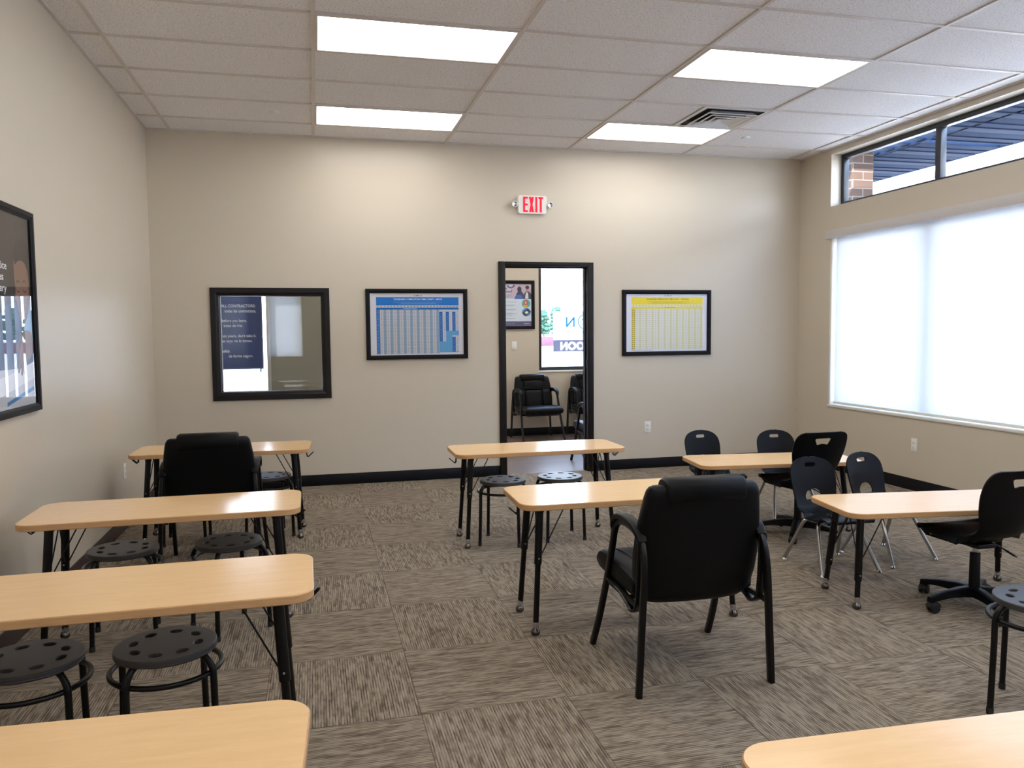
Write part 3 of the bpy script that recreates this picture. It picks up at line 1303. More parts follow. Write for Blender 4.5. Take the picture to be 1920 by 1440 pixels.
for (u0, v0, v1, c) in ((.735, .305, .78, 0), (.770, .305, .78, 1), (.805, .305, .61, 0), (.840, .305, .61, 1), (.875, .305, .61, 0), (.910, .305, .61, 1), (.875, .71, .95, 0), (.910, .71, .95, 1)):
    P.rect(u0, v0, u0 + .035, v1, BD if c == 0 else srgb(206, 208, 218), same=True)
P.k += 1
P.rect(.875, .685, .946, .71, srgb(200, 204, 214), same=True)
P.k += 1
for r in range(30):
    v = .275 + .0233 * r
    P.rect(.076, v + .008, .097, v + .015, srgb(120, 180, 228), same=True)
    for k in range(18):
        P.rect(.113 + .035 * k, v + .008, .130 + .035 * k, v + .0145, srgb(120, 128, 142), same=True)
    P.rect(.105, v, .735, v + .0018, srgb(165, 178, 198), same=True)
    for u0, a, b in ((.735, .305, .78), (.770, .305, .78), (.805, .305, .61), (.840, .305, .61), (.875, .305, .61), (.910, .305, .61), (.875, .71, .95), (.910, .71, .95)):
        if a < v < b - .02:
            P.rect(u0 + .009, v + .008, u0 + .026, v + .0145, srgb(120, 160, 205), same=True)
framed('framed_chart', 'black-framed blue chart on the back wall left of the doorway', 'framed chart', 1.858, 2.826, 1.172, 1.838, 0.040, P)

# yellow chart
YE = srgb(238, 216, 0)
P = Print(0.905, 0.597, srgb(226, 226, 238))
logo(P, .53, .048, 0.017, INK)
P.rect(.067, .062, .945, .19, YE)
P.text('STANDARD COMPLETION TIME CHART - READING', .51, .105, 0.0205, srgb(90, 82, 20), 'CENTER', 1.0, 0.012)
for v, a, b in ((.135, .25, .77), (.152, .32, .70), (.170, .27, .75)):
    for k in range(34):
        uu = a + (b - a) * k / 34
        P.rect(uu, v, uu + (b - a) / 34 * .72, v + .006, srgb(170, 155, 40), same=k > 0)
P.rect(.067, .194, .945, .222, srgb(228, 226, 200))
for k in range(22):
    P.rect(.08 + .0392 * k, .205, .098 + .0392 * k, .214, srgb(130, 130, 110), same=k > 0)
P.rect(.067, .226, .945, .260, srgb(232, 212, 50))
P.rect(.067, .226, .115, .962, srgb(226, 206, 0))
P.rect(.47, .238, .60, .248, srgb(150, 140, 50))
for k in range(22):
    P.rect(.115 + .0377 * k, .262, .1527 + .0377 * k, .962, srgb(226, 224, 218) if k % 2 == 0 else srgb(222, 218, 168), same=k > 0)
P.k += 1
for r in range(20):
    v = .268 + .0343 * r
    P.rect(.074, v + .01, .086, v + .022, srgb(110, 100, 10), same=True)
    P.rect(.097, v + .01, .109, v + .022, srgb(110, 100, 10), same=True)
    for k in range(22):
        P.rect(.124 + .0377 * k, v + .013, .143 + .0377 * k, v + .020, srgb(172, 168, 150), same=True)
    P.rect(.115, v, .945, v + .002, srgb(205, 202, 165), same=True)
P.rect(.067, .968, .33, .972, srgb(120, 120, 120))
framed('framed_chart', 'black-framed yellow chart on the back wall right of the doorway', 'framed chart', 4.424, 5.409, 1.167, 1.838, 0.042, P)

# lobby poster
P = Print(0.60, 0.60, srgb(214, 226, 240))
P.rect(.03, .02, .97, .36, srgb(206, 200, 214))
P.poly([(.52, .02), (.97, .02), (.97, .36), (.46, .36)], srgb(196, 180, 196))
P.blob(.49, .05, .10, .08, srgb(110, 92, 140), 20, 0, PI)
P.blob(.49, .05, .055, .045, srgb(205, 200, 216), 20, 0, PI)
P.poly([(.60, .37), (.62, .25), (.66, .19), (.74, .19), (.79, .26), (.80, .37)], srgb(58, 62, 104))
P.poly([(.57, .37), (.60, .29), (.70, .27), (.76, .31), (.78, .37)], srgb(70, 110, 190))
P.blob(.69, .15, .050, .065, srgb(48, 44, 62))
P.poly([(.78, .37), (.80, .25), (.84, .20), (.92, .20), (.97, .26), (.97, .37)], srgb(60, 66, 92))
P.poly([(.82, .36), (.845, .22), (.89, .22), (.90, .36)], srgb(232, 226, 232))
P.blob(.875, .135, .040, .055, srgb(196, 130, 112))
P.blob(.875, .105, .045, .038, srgb(44, 34, 40))
P.text('Love', .22, .155, 0.050, srgb(62, 64, 76), 'LEFT', 1.1, 0.02)
P.text('Kumon?', .22, .225, 0.050, srgb(62, 64, 76), 'LEFT', 1.1, 0.02)
for v in (.27, .295, .32):
    P.rect(.22, v, .50 - (v - .27), v + .012, srgb(130, 142, 165), same=True)
for v in (.43, .50, .52, .59, .61, .68, .70, .73, .80):
    P.rect(.22, v, .52 + .12 * ((v * 37) % 1), v + .009, srgb(150, 160, 180), same=True)
P.blob(.84, .47, .10, .095, srgb(80, 170, 160))
P.poly([(.80, .40), (.88, .40), (.88, .50), (.80, .50)], srgb(205, 80, 80))
P.poly([(.83, .42), (.85, .42), (.85, .48), (.83, .48)], srgb(240, 220, 220))
P.blob(.83, .53, .05, .03, srgb(220, 170, 60))
P.blob(.85, .665, .10, .095, srgb(60, 140, 200))
P.poly([(.75, .68), (.88, .58), (.96, .65), (.82, .76)], srgb(40, 48, 66))
P.poly([(.81, .67), (.86, .635), (.90, .67), (.85, .71)], srgb(226, 230, 236))
P.rect(.03, .87, .97, .97, srgb(88, 84, 128))
logo(P, .885, .935, 0.018, WH)
P.rect(.22, .91, .58, .93, srgb(120, 116, 160), same=True)
framed('framed_poster', 'black-framed pale poster on the lobby wall seen through the doorway', 'poster', 3.655, 4.305, 1.457, 2.115, 0.045, P, y=LW)

# left wall poster: a person bent over a desk, writing (generic)
pw, ph = 0.70, 0.915
P = Print(pw, ph, srgb(62, 52, 47))


def sm(pts, n=5):
    return [(p.x, p.y) for p in catmull([(a, b, 0) for a, b in pts], n, closed=True)]


def smf(pts, n=5):
    return sm([(a, b + .065) for a, b in pts], n)


SKIN, SKIN2, HAIR, FEAT = srgb(134, 100, 80), srgb(112, 80, 64), srgb(34, 26, 23), srgb(70, 48, 40)
P.rect(0, 0, 1, .56, srgb(56, 48, 44))
P.rect(0, .56, 1, .82, srgb(48, 60, 78))
P.poly(sm([(.20, .86), (.24, .66), (.36, .54), (.55, .47), (.74, .46), (.90, .52), (1.0, .60), (1.0, .86), (.60, .90)]), srgb(44, 70, 104))
P.poly(sm([(.84, .50), (.93, .44), (.995, .45), (.998, .62), (.97, .72), (.88, .70), (.83, .60)]), srgb(150, 184, 214))
P.poly(smf([(.70, .17), (.80, .12), (.92, .13), (.985, .20), (.99, .30), (.95, .40), (.90, .47), (.83, .50), (.77, .47), (.735, .42), (.715, .385), (.688, .365), (.705, .33), (.695, .28), (.69, .22)]), SKIN)
P.poly(smf([(.71, .19), (.70, .12), (.76, .07), (.87, .05), (.97, .08), (.998, .16), (.997, .30), (.975, .34), (.965, .26), (.93, .19), (.84, .165), (.76, .175)]), HAIR)
P.poly(smf([(.955, .29), (.975, .28), (.985, .31), (.972, .345), (.955, .34)]), SKIN2)
P.poly(smf([(.715, .285), (.745, .272), (.785, .277), (.785, .284), (.745, .281), (.718, .292)]), FEAT)
P.poly(smf([(.845, .275), (.88, .265), (.92, .278), (.918, .285), (.88, .273), (.847, .283)]), FEAT)
P.poly(smf([(.722, .322), (.75, .331), (.782, .324), (.78, .329), (.75, .338), (.722, .328)]), FEAT)
P.poly(smf([(.85, .318), (.88, .328), (.915, .319), (.913, .325), (.88, .335), (.85, .324)]), FEAT)
P.poly(smf([(.795, .33), (.785, .37), (.765, .392), (.785, .402), (.82, .398), (.815, .39), (.80, .385), (.80, .36)]), SKIN2)
P.poly(smf([(.765, .432), (.80, .425), (.845, .432), (.84, .444), (.80, .450), (.77, .444)]), srgb(118, 72, 62))
P.rect(0, .80, 1, 1, srgb(206, 208, 216))
P.poly([(0, .86), (.5, .83), (1.0, .77), (1.0, .86), (0, .97)], srgb(236, 236, 240))
P.poly(sm([(.70, .67), (.78, .615), (.88, .60), (.97, .62), (.985, .70), (.93, .75), (.84, .765), (.75, .755), (.70, .72)]), SKIN)
for a_, b_, c_, d_ in ((.72, .715, .640, .775), (.755, .735, .690, .812), (.80, .745, .745, .825), (.845, .745, .80, .822), (.74, .665, .655, .700)):
    dx, dy = c_ - a_, d_ - b_
    nl = math.hypot(dx, dy)
    nx, ny = -dy / nl * .022, dx / nl * .017
    P.poly(sm([(a_ + nx, b_ + ny), (c_ + nx * .8, d_ + ny * .8), (c_ + dx / nl * .015, d_ + dy / nl * .015), (c_ - nx * .8, d_ - ny * .8), (a_ - nx, b_ - ny)], 3), SKIN if a_ != .74 else SKIN2)
P.poly([(.632, .80), (.640, .812), (.80, .60), (.792, .592)], srgb(36, 50, 92))
P.poly([(.45, .965), (.97, .905), (.97, .925), (.45, .985)], srgb(70, 130, 190))
for body, u, v in (('Practice', .553, .292), ('makes', .490, .349), ('mastery', .533, .406)):
    P.text(body, u, v, 0.050, WH, 'RIGHT', 1.32, 0.016)
left_P = P
# world y of the right end is the larger y; the sheet faces +X, so rz = +90 deg and local +x points to +y
framed('framed_poster', 'large dark-framed poster of a person writing on the left wall', 'poster', -.385, .385, 0, 0.99, 0.038, left_P,
       loc=(0.0, -3.075 - .385, 1.545), rz=PI / 2)

# navy notice on the lobby door glass
P = Print(0.86, 1.0, srgb(120, 132, 160))
P.rect(.012, .012, .985, .985, srgb(38, 62, 118))
nx0, nz1 = -0.103, 1.985
def nuv(x, z):
    return (x - nx0) / .86, (nz1 - z) / 1.0
for body, xr, zc in (('ALL CONTRACTORS:', .677, 1.760), ('todas las contratistas.', .684, 1.697), ('before you leave.', .571, 1.578), ('antes de irte.', .520, 1.515),
                     ("not yours, don't take it.", .677, 1.388), ('es tuyo no lo tomes.', .630, 1.325), ('safely.', .365, 1.199), ('de forma segura.', .633, 1.136)):
    u, v = nuv(xr, zc)
    P.text(body, u, v, 0.050, srgb(222, 227, 240), 'RIGHT', .86, 0.012)
t = thing('notice_sheet', 'navy notice with white lettering hanging on the lobby glass door', 'notice', (nx0 + .43, LW - 0.004, nz1 - .5))
P.build('printed_sheet', t, (0, -0.001, 0))
bm = bmesh.new()
box(bm, -.43, .43, -0.0008, 0.004, -.5, .5)
obj('backing_board', bm, M_plastic_white, t, smooth=False)

# banner hanging outside the lobby window, read from behind
BX0, BZ0, BW_, BH_ = 4.622, 1.14, 1.30, 0.56
P = Print(BW_, BH_, srgb(226, 240, 250))
def buv(x, z):
    return (x - BX0) / BW_, (BZ0 + BH_ - z) / BH_
LB, LG, LD = srgb(20, 110, 180), srgb(60, 110, 130), srgb(92, 92, 104)
u, v = buv(4.797, 1.484)
P.text('N', u, v, 0.200, LB, 'RIGHT', 1.0, 0.012, True)
u, v = buv(5.092, 1.555)
P.ringp(u, v, 0.108, 0.014, LB)
P.blob(u - .040 / BW_, v - .03 / BH_, .010 / BW_, .012 / BH_, LB, 10)
P.blob(u + .040 / BW_, v - .03 / BH_, .010 / BW_, .012 / BH_, LB, 10)
P.rect(u - .03 / BW_, v + .035 / BH_, u + .03 / BW_, v + .045 / BH_, LB)
u, v = buv(5.23, 1.484)
P.text('KUM', u, v, 0.200, LB, 'RIGHT', 1.0, 0.012, True)
u, v = buv(4.858, 1.388)
P.text('SUCCESS', u, v, 0.056, LG, 'RIGHT', 1.05, 0.02, True)
bt = thing('vinyl_banner', 'white banner with blue lettering and a grey band outside the lobby window, seen from behind', 'banner', (BX0 + BW_ / 2, LW + 0.17, BZ0 + BH_ / 2))
P.build('printed_vinyl', bt, (0, 0, 0), mat=M_banner)
# dark band with the lettering cut out of it, so that the white sheet shows through the letters
bm = bmesh.new()
box(bm, -BW_ / 2, BW_ / 2, -0.003, -0.0015, -BH_ / 2, 1.30 - BZ0 - BH_ / 2)
bmesh.ops.recalc_face_normals(bm, faces=bm.faces[:])
me = bpy.data.meshes.new('band_tmp')
bm.to_mesh(me)
bm.free()
band = link('band_tmp', me)
cu = bpy.data.curves.new('text_tmp', 'FONT')
cu.body = 'COMING SOON'
cu.size = 0.143
cu.align_x = 'RIGHT'
cu.offset = 0.0075
cu.space_character = 1.08
cu.extrude = 0.004
to = bpy.data.objects.new('text_tmp', cu)
COL.objects.link(to)
tm = evaluated_mesh(to, 'text_solid')
bpy.data.objects.remove(to)
bpy.data.curves.remove(cu)
for v in tm.vertices:
    x, y, z = v.co
    v.co = (-x + 4.722 - BX0 - BW_ / 2, z - 0.002, y + 1.168 - BZ0 - BH_ / 2)
bb = bmesh.new()
bb.from_mesh(tm)
bmesh.ops.remove_doubles(bb, verts=bb.verts[:], dist=1e-6)
bmesh.ops.recalc_face_normals(bb, faces=bb.faces[:])
bb.to_mesh(tm)
bb.free()
co = link('cutter', tm)
bo = band.modifiers.new('cut', 'BOOLEAN')
bo.operation = 'DIFFERENCE'
bo.solver = 'EXACT'
bo.object = co
me2 = evaluated_mesh(band, 'printed_band')
bpy.data.objects.remove(band)
bpy.data.objects.remove(co)
me2.materials.clear()
me2.materials.append(band_mat())
for p in me2.polygons:
    p.material_index = 0
link('printed_band', me2, bt)['label'] = 'grey band with the white words on it'
for sx_ in (-1, 1):
    for sz_ in (-1, 1):
        bm = bmesh.new()
        lathe(bm, [(0.009, -0.002), (0.009, 0.002), (0.005, 0.002), (0.005, -0.002)], (sx_ * (BW_ / 2 - .02), 0, sz_ * (BH_ / 2 - .02)), 12, 0, 'Y')
        obj('eyelet', bm, M_chrome, bt)
for sx_ in (-1, 1):
    bm = bmesh.new()
    tube(bm, [(sx_ * (BW_ / 2 - .02), -0.006, BH_ / 2 - .02), (sx_ * (BW_ / 2 - .02), -0.006, 1.60 - BH_ / 2 + .1)], 0.0022, 6)
    obj('hanging_cord', bm, M_plastic_white, bt)
# ------------------------------------------------------------------ tables
def make_table(h, split, label, group):
    t = thing('activity_table', label, 'table', (0, 0, 0), 0, group)
    L, D = 1.172, 0.480
    bm = bmesh.new()
    slab(bm, rrect(L, D, 0.075, 9), h - 0.028, h, 0.003, 0, 1)
    for f in bm.faces:
        pass
    obj('tabletop', bm, [M_maple, M_maple_edge], t)
    zt = h - 0.028
    for sx_ in (-1, 1):
        for sy_ in (-1, 1):
            top = Vector((sx_ * 0.473, sy_ * 0.118, zt))
            foot = Vector((sx_ * 0.51, sy_ * 0.162, 0.0))
            ax = foot - top
            def at(z):
                return top + ax * ((zt - z) / zt)
            bm = bmesh.new()
            tube(bm, [at(zt), at(split)], 0.0185, 14)
            tube(bm, [at(split + 0.01), at(split), at(split - 0.004), at(0.045)], [0.0185, 0.0165, 0.0140, 0.0140], 14)
            leg = obj('leg', bm, M_black_metal, t)
            # mounting plate
            bm = bmesh.new()
            box(bm, top.x - 0.035, top.x + 0.035, top.y - 0.035, top.y + 0.035, zt - 0.004, zt, 0.001)
            lathe(bm, [(0.021, zt - 0.03), (0.021, zt - 0.004)], (at(zt - .015).x, at(zt - .015).y, 0), 16)
            obj('leg_socket', bm, M_black_metal, t)
            bm = bmesh.new()
            c = at(0.022)
            lathe(bm, [(0.0148, 0.034), (0.0148, 0.058), (0.0142, 0.060)], (at(.045).x, at(.045).y, 0), 16)
            obj('leg_ferrule', bm, M_chrome, leg)
            bm = bmesh.new()
            lathe(bm, [(0.0, 0.0), (0.016, 0.0), (0.021, 0.006), (0.0215, 0.014), (0.018, 0.024), (0.010, 0.031), (0.008, 0.037), (0.0, 0.037)], (foot.x, foot.y, 0), 18)
            obj('glide', bm, M_glide, leg, label='dark chrome ball glide')
            bm = bmesh.new()
            b = at(split + 0.03)
            lathe(bm, [(0.0, -0.0225), (0.004, -0.0215), (0.005, -0.017), (0.005, 0.0)], (b.x, b.y, b.z), 10, 0, 'Y')
            obj('lock_button', bm, M_chrome, leg)
            # two thin brace rods per leg: one along the table, one across
            j = at(h - 0.262)
            bm = bmesh.new()
            e1 = Vector((j.x - sx_ * 0.135, j.y - sy_ * 0.004, zt - 0.002))
            tube(bm, fillet([j + Vector((0, 0, -0.012)), j + Vector((-sx_ * 0.015, 0, 0.0)), e1], 0.01), 0.0031, 7)
            obj('brace_rod', bm, M_black_metal, t)
            bm = bmesh.new()
            e2 = Vector((j.x - sx_ * 0.022, j.y - sy_ * 0.15, zt - 0.002))
            tube(bm, fillet([j + Vector((0, 0, -0.012)), j + Vector((-sx_ * .004, -sy_ * 0.015, 0.0)), e2], 0.01), 0.0031, 7)
            obj('brace_rod', bm, M_black_metal, t)
    for sx_ in (-1, 1):
        bm = bmesh.new()
        x = sx_ * (L / 2 - 0.030)
        y = -0.03
        o_ = sx_
        pts = [(x - o_ * .03, y - .012, zt - .004), (x, y - .012, zt - .006), (x + o_ * .004, y - .012, zt - .048), (x + o_ * .012, y - .012, zt - .055), (x + o_ * .048, y - .010, zt - .022),
               (x + o_ * .048, y + .010, zt - .022), (x + o_ * .012, y + .012, zt - .055), (x + o_ * .004, y + .012, zt - .048), (x, y + .012, zt - .006), (x - o_ * .03, y + .012, zt - .004)]
        tube(bm, fillet(pts, 0.008, 4), 0.0032, 8)
        obj('bag_hook', bm, M_black_metal, t)
    return t


TG = 'maple-topped activity tables'
tall = make_table(0.633, 0.33, 'maple-topped table in the far left corner, partly behind a black armchair', TG)
tall.location, tall.rotation_euler = (0.756, -1.737, 0), (0, 0, -0.046)
dup(tall, (0.718, -3.668, 0), 0.006, 'maple-topped table along the left wall, second from the back wall')
dup(tall, (0.778, -4.897, 0), 0.010, 'maple-topped table along the left wall, third from the back, cut by the left edge')
dup(tall, (0.766, -6.045, 0), -0.048, 'nearest maple tabletop at the bottom left corner of the view')
dup(tall, (2.846, -2.346, 0), -0.011, 'maple-topped table standing in front of the doorway')
dup(tall, (2.876, -3.910, 0), -0.023, 'maple-topped table in the middle, in front of the black armchair')
dup(tall, (2.708, -6.519, 0), -0.044, 'nearest maple tabletop at the bottom right corner of the view')
low = make_table(0.506, 0.14, 'low maple-topped table on the right, farther one with small chairs behind it', TG)
low.location, low.rotation_euler = (4.521, -2.577, 0), (0, 0, -0.128)
dup(low, (4.562, -4.068, 0), -0.137, 'low maple-topped table on the right, nearer one reflecting the window')

# ------------------------------------------------------------------ stools
def curve_plate(outer, holes, thick, bevel, name):
    cu = bpy.data.curves.new('plate_tmp', 'CURVE')
    cu.dimensions = '2D'
    cu.fill_mode = 'BOTH'
    cu.extrude = thick / 2
    cu.bevel_depth = bevel
    cu.bevel_resolution = 2
    cu.offset = -bevel
    for pts in [outer] + holes:
        sp = cu.splines.new('POLY')
        sp.points.add(len(pts) - 1)
        for i, (x, y) in enumerate(pts):
            sp.points[i].co = (x, y, 0, 1)
        sp.use_cyclic_u = True
    o = bpy.data.objects.new('plate_tmp', cu)
    COL.objects.link(o)
    me = evaluated_mesh(o, name)
    bpy.data.objects.remove(o)
    bpy.data.curves.remove(cu)
    return me


def make_stool(label):
    t = thing('stool', label, 'stool', (0, 0, 0), 0, 'round black stacking stools')
    Hs, Rs = 0.430, 0.156
    # seat with eight oval holes: radial grid, holes cut with a boolean, then dished
    outer = [(Rs * math.cos(2 * PI * k / 72), Rs * math.sin(2 * PI * k / 72)) for k in range(72)]
    holes = []
    for k in range(8):
        a = 2 * PI * (k + .5) / 8
        c = (0.102 * math.cos(a), 0.102 * math.sin(a))
        hole = []
        for j in range(20):
            b = 2 * PI * j / 20
            hx, hy = 0.0205 * math.cos(b), 0.0135 * math.sin(b)
            # long axis tangential
            tx_, ty_ = -math.sin(a), math.cos(a)
            rx_, ry_ = math.cos(a), math.sin(a)
            hole.append((c[0] + hx * tx_ + hy * rx_, c[1] + hx * ty_ + hy * ry_))
        holes.append(hole)
    me = curve_plate(outer, holes, 0.010, 0.004, 'stool_seat')
    me.materials.clear()
    me.materials.append(M_stool_seat)
    for v in me.vertices:
        r = math.hypot(v.co.x, v.co.y)
        v.co.z += Hs - 0.010
    smooth_by_angle(me, 35)
    link('seat', me, t)
    bm = bmesh.new()
    # rolled rim and under-seat lip
    n = 48
    tube(bm, [((Rs - 0.007) * math.cos(2 * PI * k / n), (Rs - 0.007) * math.sin(2 * PI * k / n), Hs - 0.017) for k in range(n)], 0.0078, 8, closed=True)
    obj('seat_rim', bm, M_stool_seat, t)
    bm = bmesh.new()
    n = 40
    tube(bm, [(0.168 * math.cos(2 * PI * k / n), 0.168 * math.sin(2 * PI * k / n), 0.352) for k in range(n)], 0.0088, 10, closed=True)
    obj('ring_brace', bm, M_black_metal, t)
    for k in range(4):
        a = PI / 4 + PI / 2 * k
        c, s = math.cos(a), math.sin(a)
        bm = bmesh.new()
        pr = [(0.045, 0.4085), (0.120, 0.4075), (0.152, 0.398), (0.172, 0.372), (0.178, 0.340), (0.180, 0.24), (0.188, 0.0)]
        pts = catmull([(r * c, r * s, z) for r, z in pr], 5)
        tube(bm, pts, 0.0112, 10)
        leg = obj('leg', bm, M_black_metal, t)
        bm = bmesh.new()
        lathe(bm, [(0.0125, 0.0), (0.0128, 0.022), (0.0118, 0.024)], (0.1875 * c, 0.1875 * s, 0), 12)
        obj('foot_cap', bm, M_rubber, leg)
    return t


st = make_stool('round black stool under the far left table, half hidden behind the armchair on its left')
st.location = (0.50, -1.78, 0)
dup(st, (1.045, -1.76, 0), 0.3, 'round black stool under the far left table, to the right of the armchair')
dup(st, (0.49, -3.58, 0), 0.15, 'round stool nearest the left wall, under the second table of the left row')
dup(st, (0.96, -3.57, 0), 0.55, 'round stool under the aisle end of the second table of the left row')
dup(st, (0.50, -4.88, 0), 0.1, 'round black stool cut by the left edge, between the two nearest left tables')
dup(st, (0.895, -4.87, 0), 0.25, 'round black stool at the aisle side between the two nearest left tables')
dup(st, (2.600, -2.400, 0), -0.42, 'round black stool under the left half of the table by the doorway')
dup(st, (3.010, -2.385, 0), 0.02, 'round stool with bright seat under the right half of the table by the doorway')
dup(st, (3.96, -5.27, 0), 0.63, 'round grey stool cut by the right edge of the view, beside the swivel chair')

# ------------------------------------------------------------------ guest armchair (faces +Y)
def loft(bm, rings, close=True):
    for a, b in zip(rings, rings[1:]):
        n = len(a)
        for k in range(n):
            bm.faces.new((a[k], a[(k + 1) % n], b[(k + 1) % n], b[k]))
    if close:
        bm.faces.new(rings[0][::-1])
        bm.faces.new(rings[-1])


def cushion_ring(bm, z, y, w, t, n=36, e=0.35, tilt=0.0, bow=0.0):
    """rounded rectangle ring in a (nearly) horizontal plane, long side x, thickness y"""
    out = []
    for k in range(n):
        a = 2 * PI * k / n
        ca, sa = math.cos(a), math.sin(a)
        px = math.copysign(abs(ca) ** e, ca) * w / 2
        py = math.copysign(abs(sa) ** e, sa) * t / 2
        out.append(bm.verts.new((px, y + py + bow * (1 - (2 * px / w) ** 2) if w > 1e-4 else y, z + py * tilt)))
    return out


def make_armchair(label):
    t = thing('armchair', label, 'armchair', (0, 0, 0), 0, 'black padded armchairs')
    # ---- backrest body
    bm = bmesh.new()
    prof = [(0.325, -0.150, 0.34, 0.030), (0.332, -0.150, 0.40, 0.050), (0.350, -0.152, 0.455, 0.068), (0.385, -0.158, 0.500, 0.080), (0.45, -0.170, 0.525, 0.086), (0.53, -0.186, 0.532, 0.088),
            (0.60, -0.201, 0.527, 0.088), (0.67, -0.215, 0.512, 0.088), (0.73, -0.228, 0.495, 0.088), (0.775, -0.238, 0.480, 0.086), (0.800, -0.243, 0.468, 0.078), (0.815, -0.246, 0.450, 0.062), (0.822, -0.248, 0.425, 0.036)]
    rings = [cushion_ring(bm, z, y, w, th, e=0.42, bow=-0.012) for z, y, w, th in prof]
    loft(bm, rings)
    back = obj('backrest', bm, M_leather, t)
    # head roll
    bm = bmesh.new()
    hr = []
    n = 24
    pr = [(-0.172, 0.55), (-0.168, 0.85), (-0.155, 1.0), (0.155, 1.0), (0.168, 0.85), (0.172, 0.55)]
    for x, s in pr:
        ring = []
        for k in range(n):
            a = 2 * PI * k / n
            ca, sa = math.cos(a), math.sin(a)
            yy = math.copysign(abs(ca) ** .7, ca) * 0.056 * s
            zz = math.copysign(abs(sa) ** .7, sa) * 0.052 * s
            ring.append(bm.verts.new((x, -0.243 + yy, 0.797 + zz)))
        hr.append(ring)
    loft(bm, hr)
    obj('head_roll', bm, M_leather, back)
    # front panels
    def panel(x0, x1, z0, z1, d):
        bm = bmesh.new()
        for i in range(2):
            pass
        rings = []
        for f, s, dd in ((0, 0.90, 0.2), (0.06, 1.0, 0.8), (0.2, 1.0, 1.0), (0.5, 1.0, 1.0), (0.8, 1.0, 1.0), (0.94, 1.0, 0.8), (1, 0.90, 0.2)):
            z = z0 + (z1 - z0) * f
            yb = -0.150 - (z - 0.33) * 0.20
            rings.append(cushion_ring(bm, z, yb + 0.028, (x1 - x0) * s, 0.028 + d * dd, e=0.45))
            for v in rings[-1]:
                v.co.x += (x0 + x1) / 2
        loft(bm, rings)
        return obj('back_panel', bm, M_leather, back)
    panel(-0.140, 0.140, 0.645, 0.770, 0.045)
    panel(-0.118, 0.118, 0.40, 0.642, 0.040)
    panel(-0.240, -0.122, 0.42, 0.642, 0.034)
    panel(0.122, 0.240, 0.42, 0.642, 0.034)
    # ---- seat cushion
    bm = bmesh.new()
    rings = []
    for x, s in ((-0.262, 0.45), (-0.257, 0.8), (-0.243, 0.96), (-0.20, 1.0), (0.20, 1.0), (0.243, 0.96), (0.257, 0.8), (0.262, 0.45)):
        ring = []
        base = [(-0.17, 0.405), (-0.16, 0.425), (-0.10, 0.438), (0.05, 0.447), (0.18, 0.450), (0.255, 0.440), (0.287, 0.415), (0.290, 0.385), (0.270, 0.360), (0.20, 0.350), (0.0, 0.348), (-0.15, 0.350), (-0.17, 0.365)]
        for k, p in enumerate(catmull([(0, a, b) for a, b in base], 2, closed=True)):
            ring.append(bm.verts.new((x, 0.06 + (p.y - 0.06) * (0.93 + .07 * s), 0.395 + (p.z - 0.395) * s)))
        rings.append(ring)
    loft(bm, rings)
    seat = obj('seat', bm, M_leather, t)
    bm = bmesh.new()
    box(bm, -0.215, 0.215, -0.14, 0.22, 0.325, 0.352, 0.004)
    obj('seat_pan', bm, M_black_metal, t)
    bm = bmesh.new()
    for sx_ in (-1, 1):
        pts = [(sx_ * 0.175, -0.12, 0.440), (sx_ * 0.178, 0.0, 0.4495), (sx_ * 0.185, 0.12, 0.4535), (sx_ * 0.195, 0.22, 0.447), (sx_ * 0.2, 0.275, 0.420)]
        tube(bm, catmull(pts, 5), 0.0022, 6)
    obj('seat_piping', bm, M_leather, seat)
    # ---- arm/leg loops, brackets and pads
    for sx_ in (-1, 1):
        def X(z):
            return sx_ * (0.285 - 0.030 * min(1, z / 0.62))
        pr = [(0.272, 0.0), (0.195, 0.16), (0.120, 0.36), (0.075, 0.51), (0.058, 0.575), (0.030, 0.615), (-0.020, 0.634), (-0.090, 0.640), (-0.170, 0.632), (-0.230, 0.604), (-0.268, 0.550), (-0.282, 0.470), (-0.285, 0.36), (-0.285, 0.0)]
        pts = []
        dense = catmull([(0, a, b) for a, b in pr], 5)
        for p in dense:
            pts.append((X(p.z), p.y, p.z))
        cut = min(range(len(pts)), key=lambda i: abs(pts[i][1] + 0.02) + (0 if pts[i][2] > .6 else 9))
        for seg_ in (pts[:cut + 1], pts[cut:]):
            bm = bmesh.new()
            tube(bm, seg_, 1.0, 12, flat=(0.017, 0.0125), ref=(0, 1, 0))
            leg = obj('leg', bm, M_black_metal, t)
        bm = bmesh.new()
        pad = []
        ppr = [(0.064, 0.590), (0.046, 0.622), (0.000, 0.650), (-0.070, 0.660), (-0.150, 0.655), (-0.215, 0.633), (-0.250, 0.600)]
        dn = catmull([(sx_ * 0.256, a, b) for a, b in ppr], 5)
        m = len(dn)
        rr = [0.55 + 0.45 * math.sin(PI * min(1, max(0, (i + 0.8) / (m + .6)))) ** 0.35 for i in range(m)]
        tube(bm, dn, rr, 16, flat=(0.013, 0.026), ref=(0, 0, 1))
        obj('armrest_pad', bm, M_leather, t)
        # J bracket from under the seat, round and up behind the back
        bm = bmesh.new()
        jp = [(sx_ * 0.262, 0.12, 0.352), (sx_ * 0.262, -0.02, 0.345), (sx_ * 0.262, -0.12, 0.322), (sx_ * 0.262, -0.175, 0.305), (sx_ * 0.262, -0.222, 0.335), (sx_ * 0.262, -0.238, 0.40), (sx_ * 0.262, -0.246, 0.50), (sx_ * 0.260, -0.252, 0.60)]
        tube(bm, catmull(jp, 5), 1.0, 10, flat=(0.006, 0.018), ref=(0, 0, 1))
        br = obj('bracket', bm, M_black_metal, t)
        bm = bmesh.new()
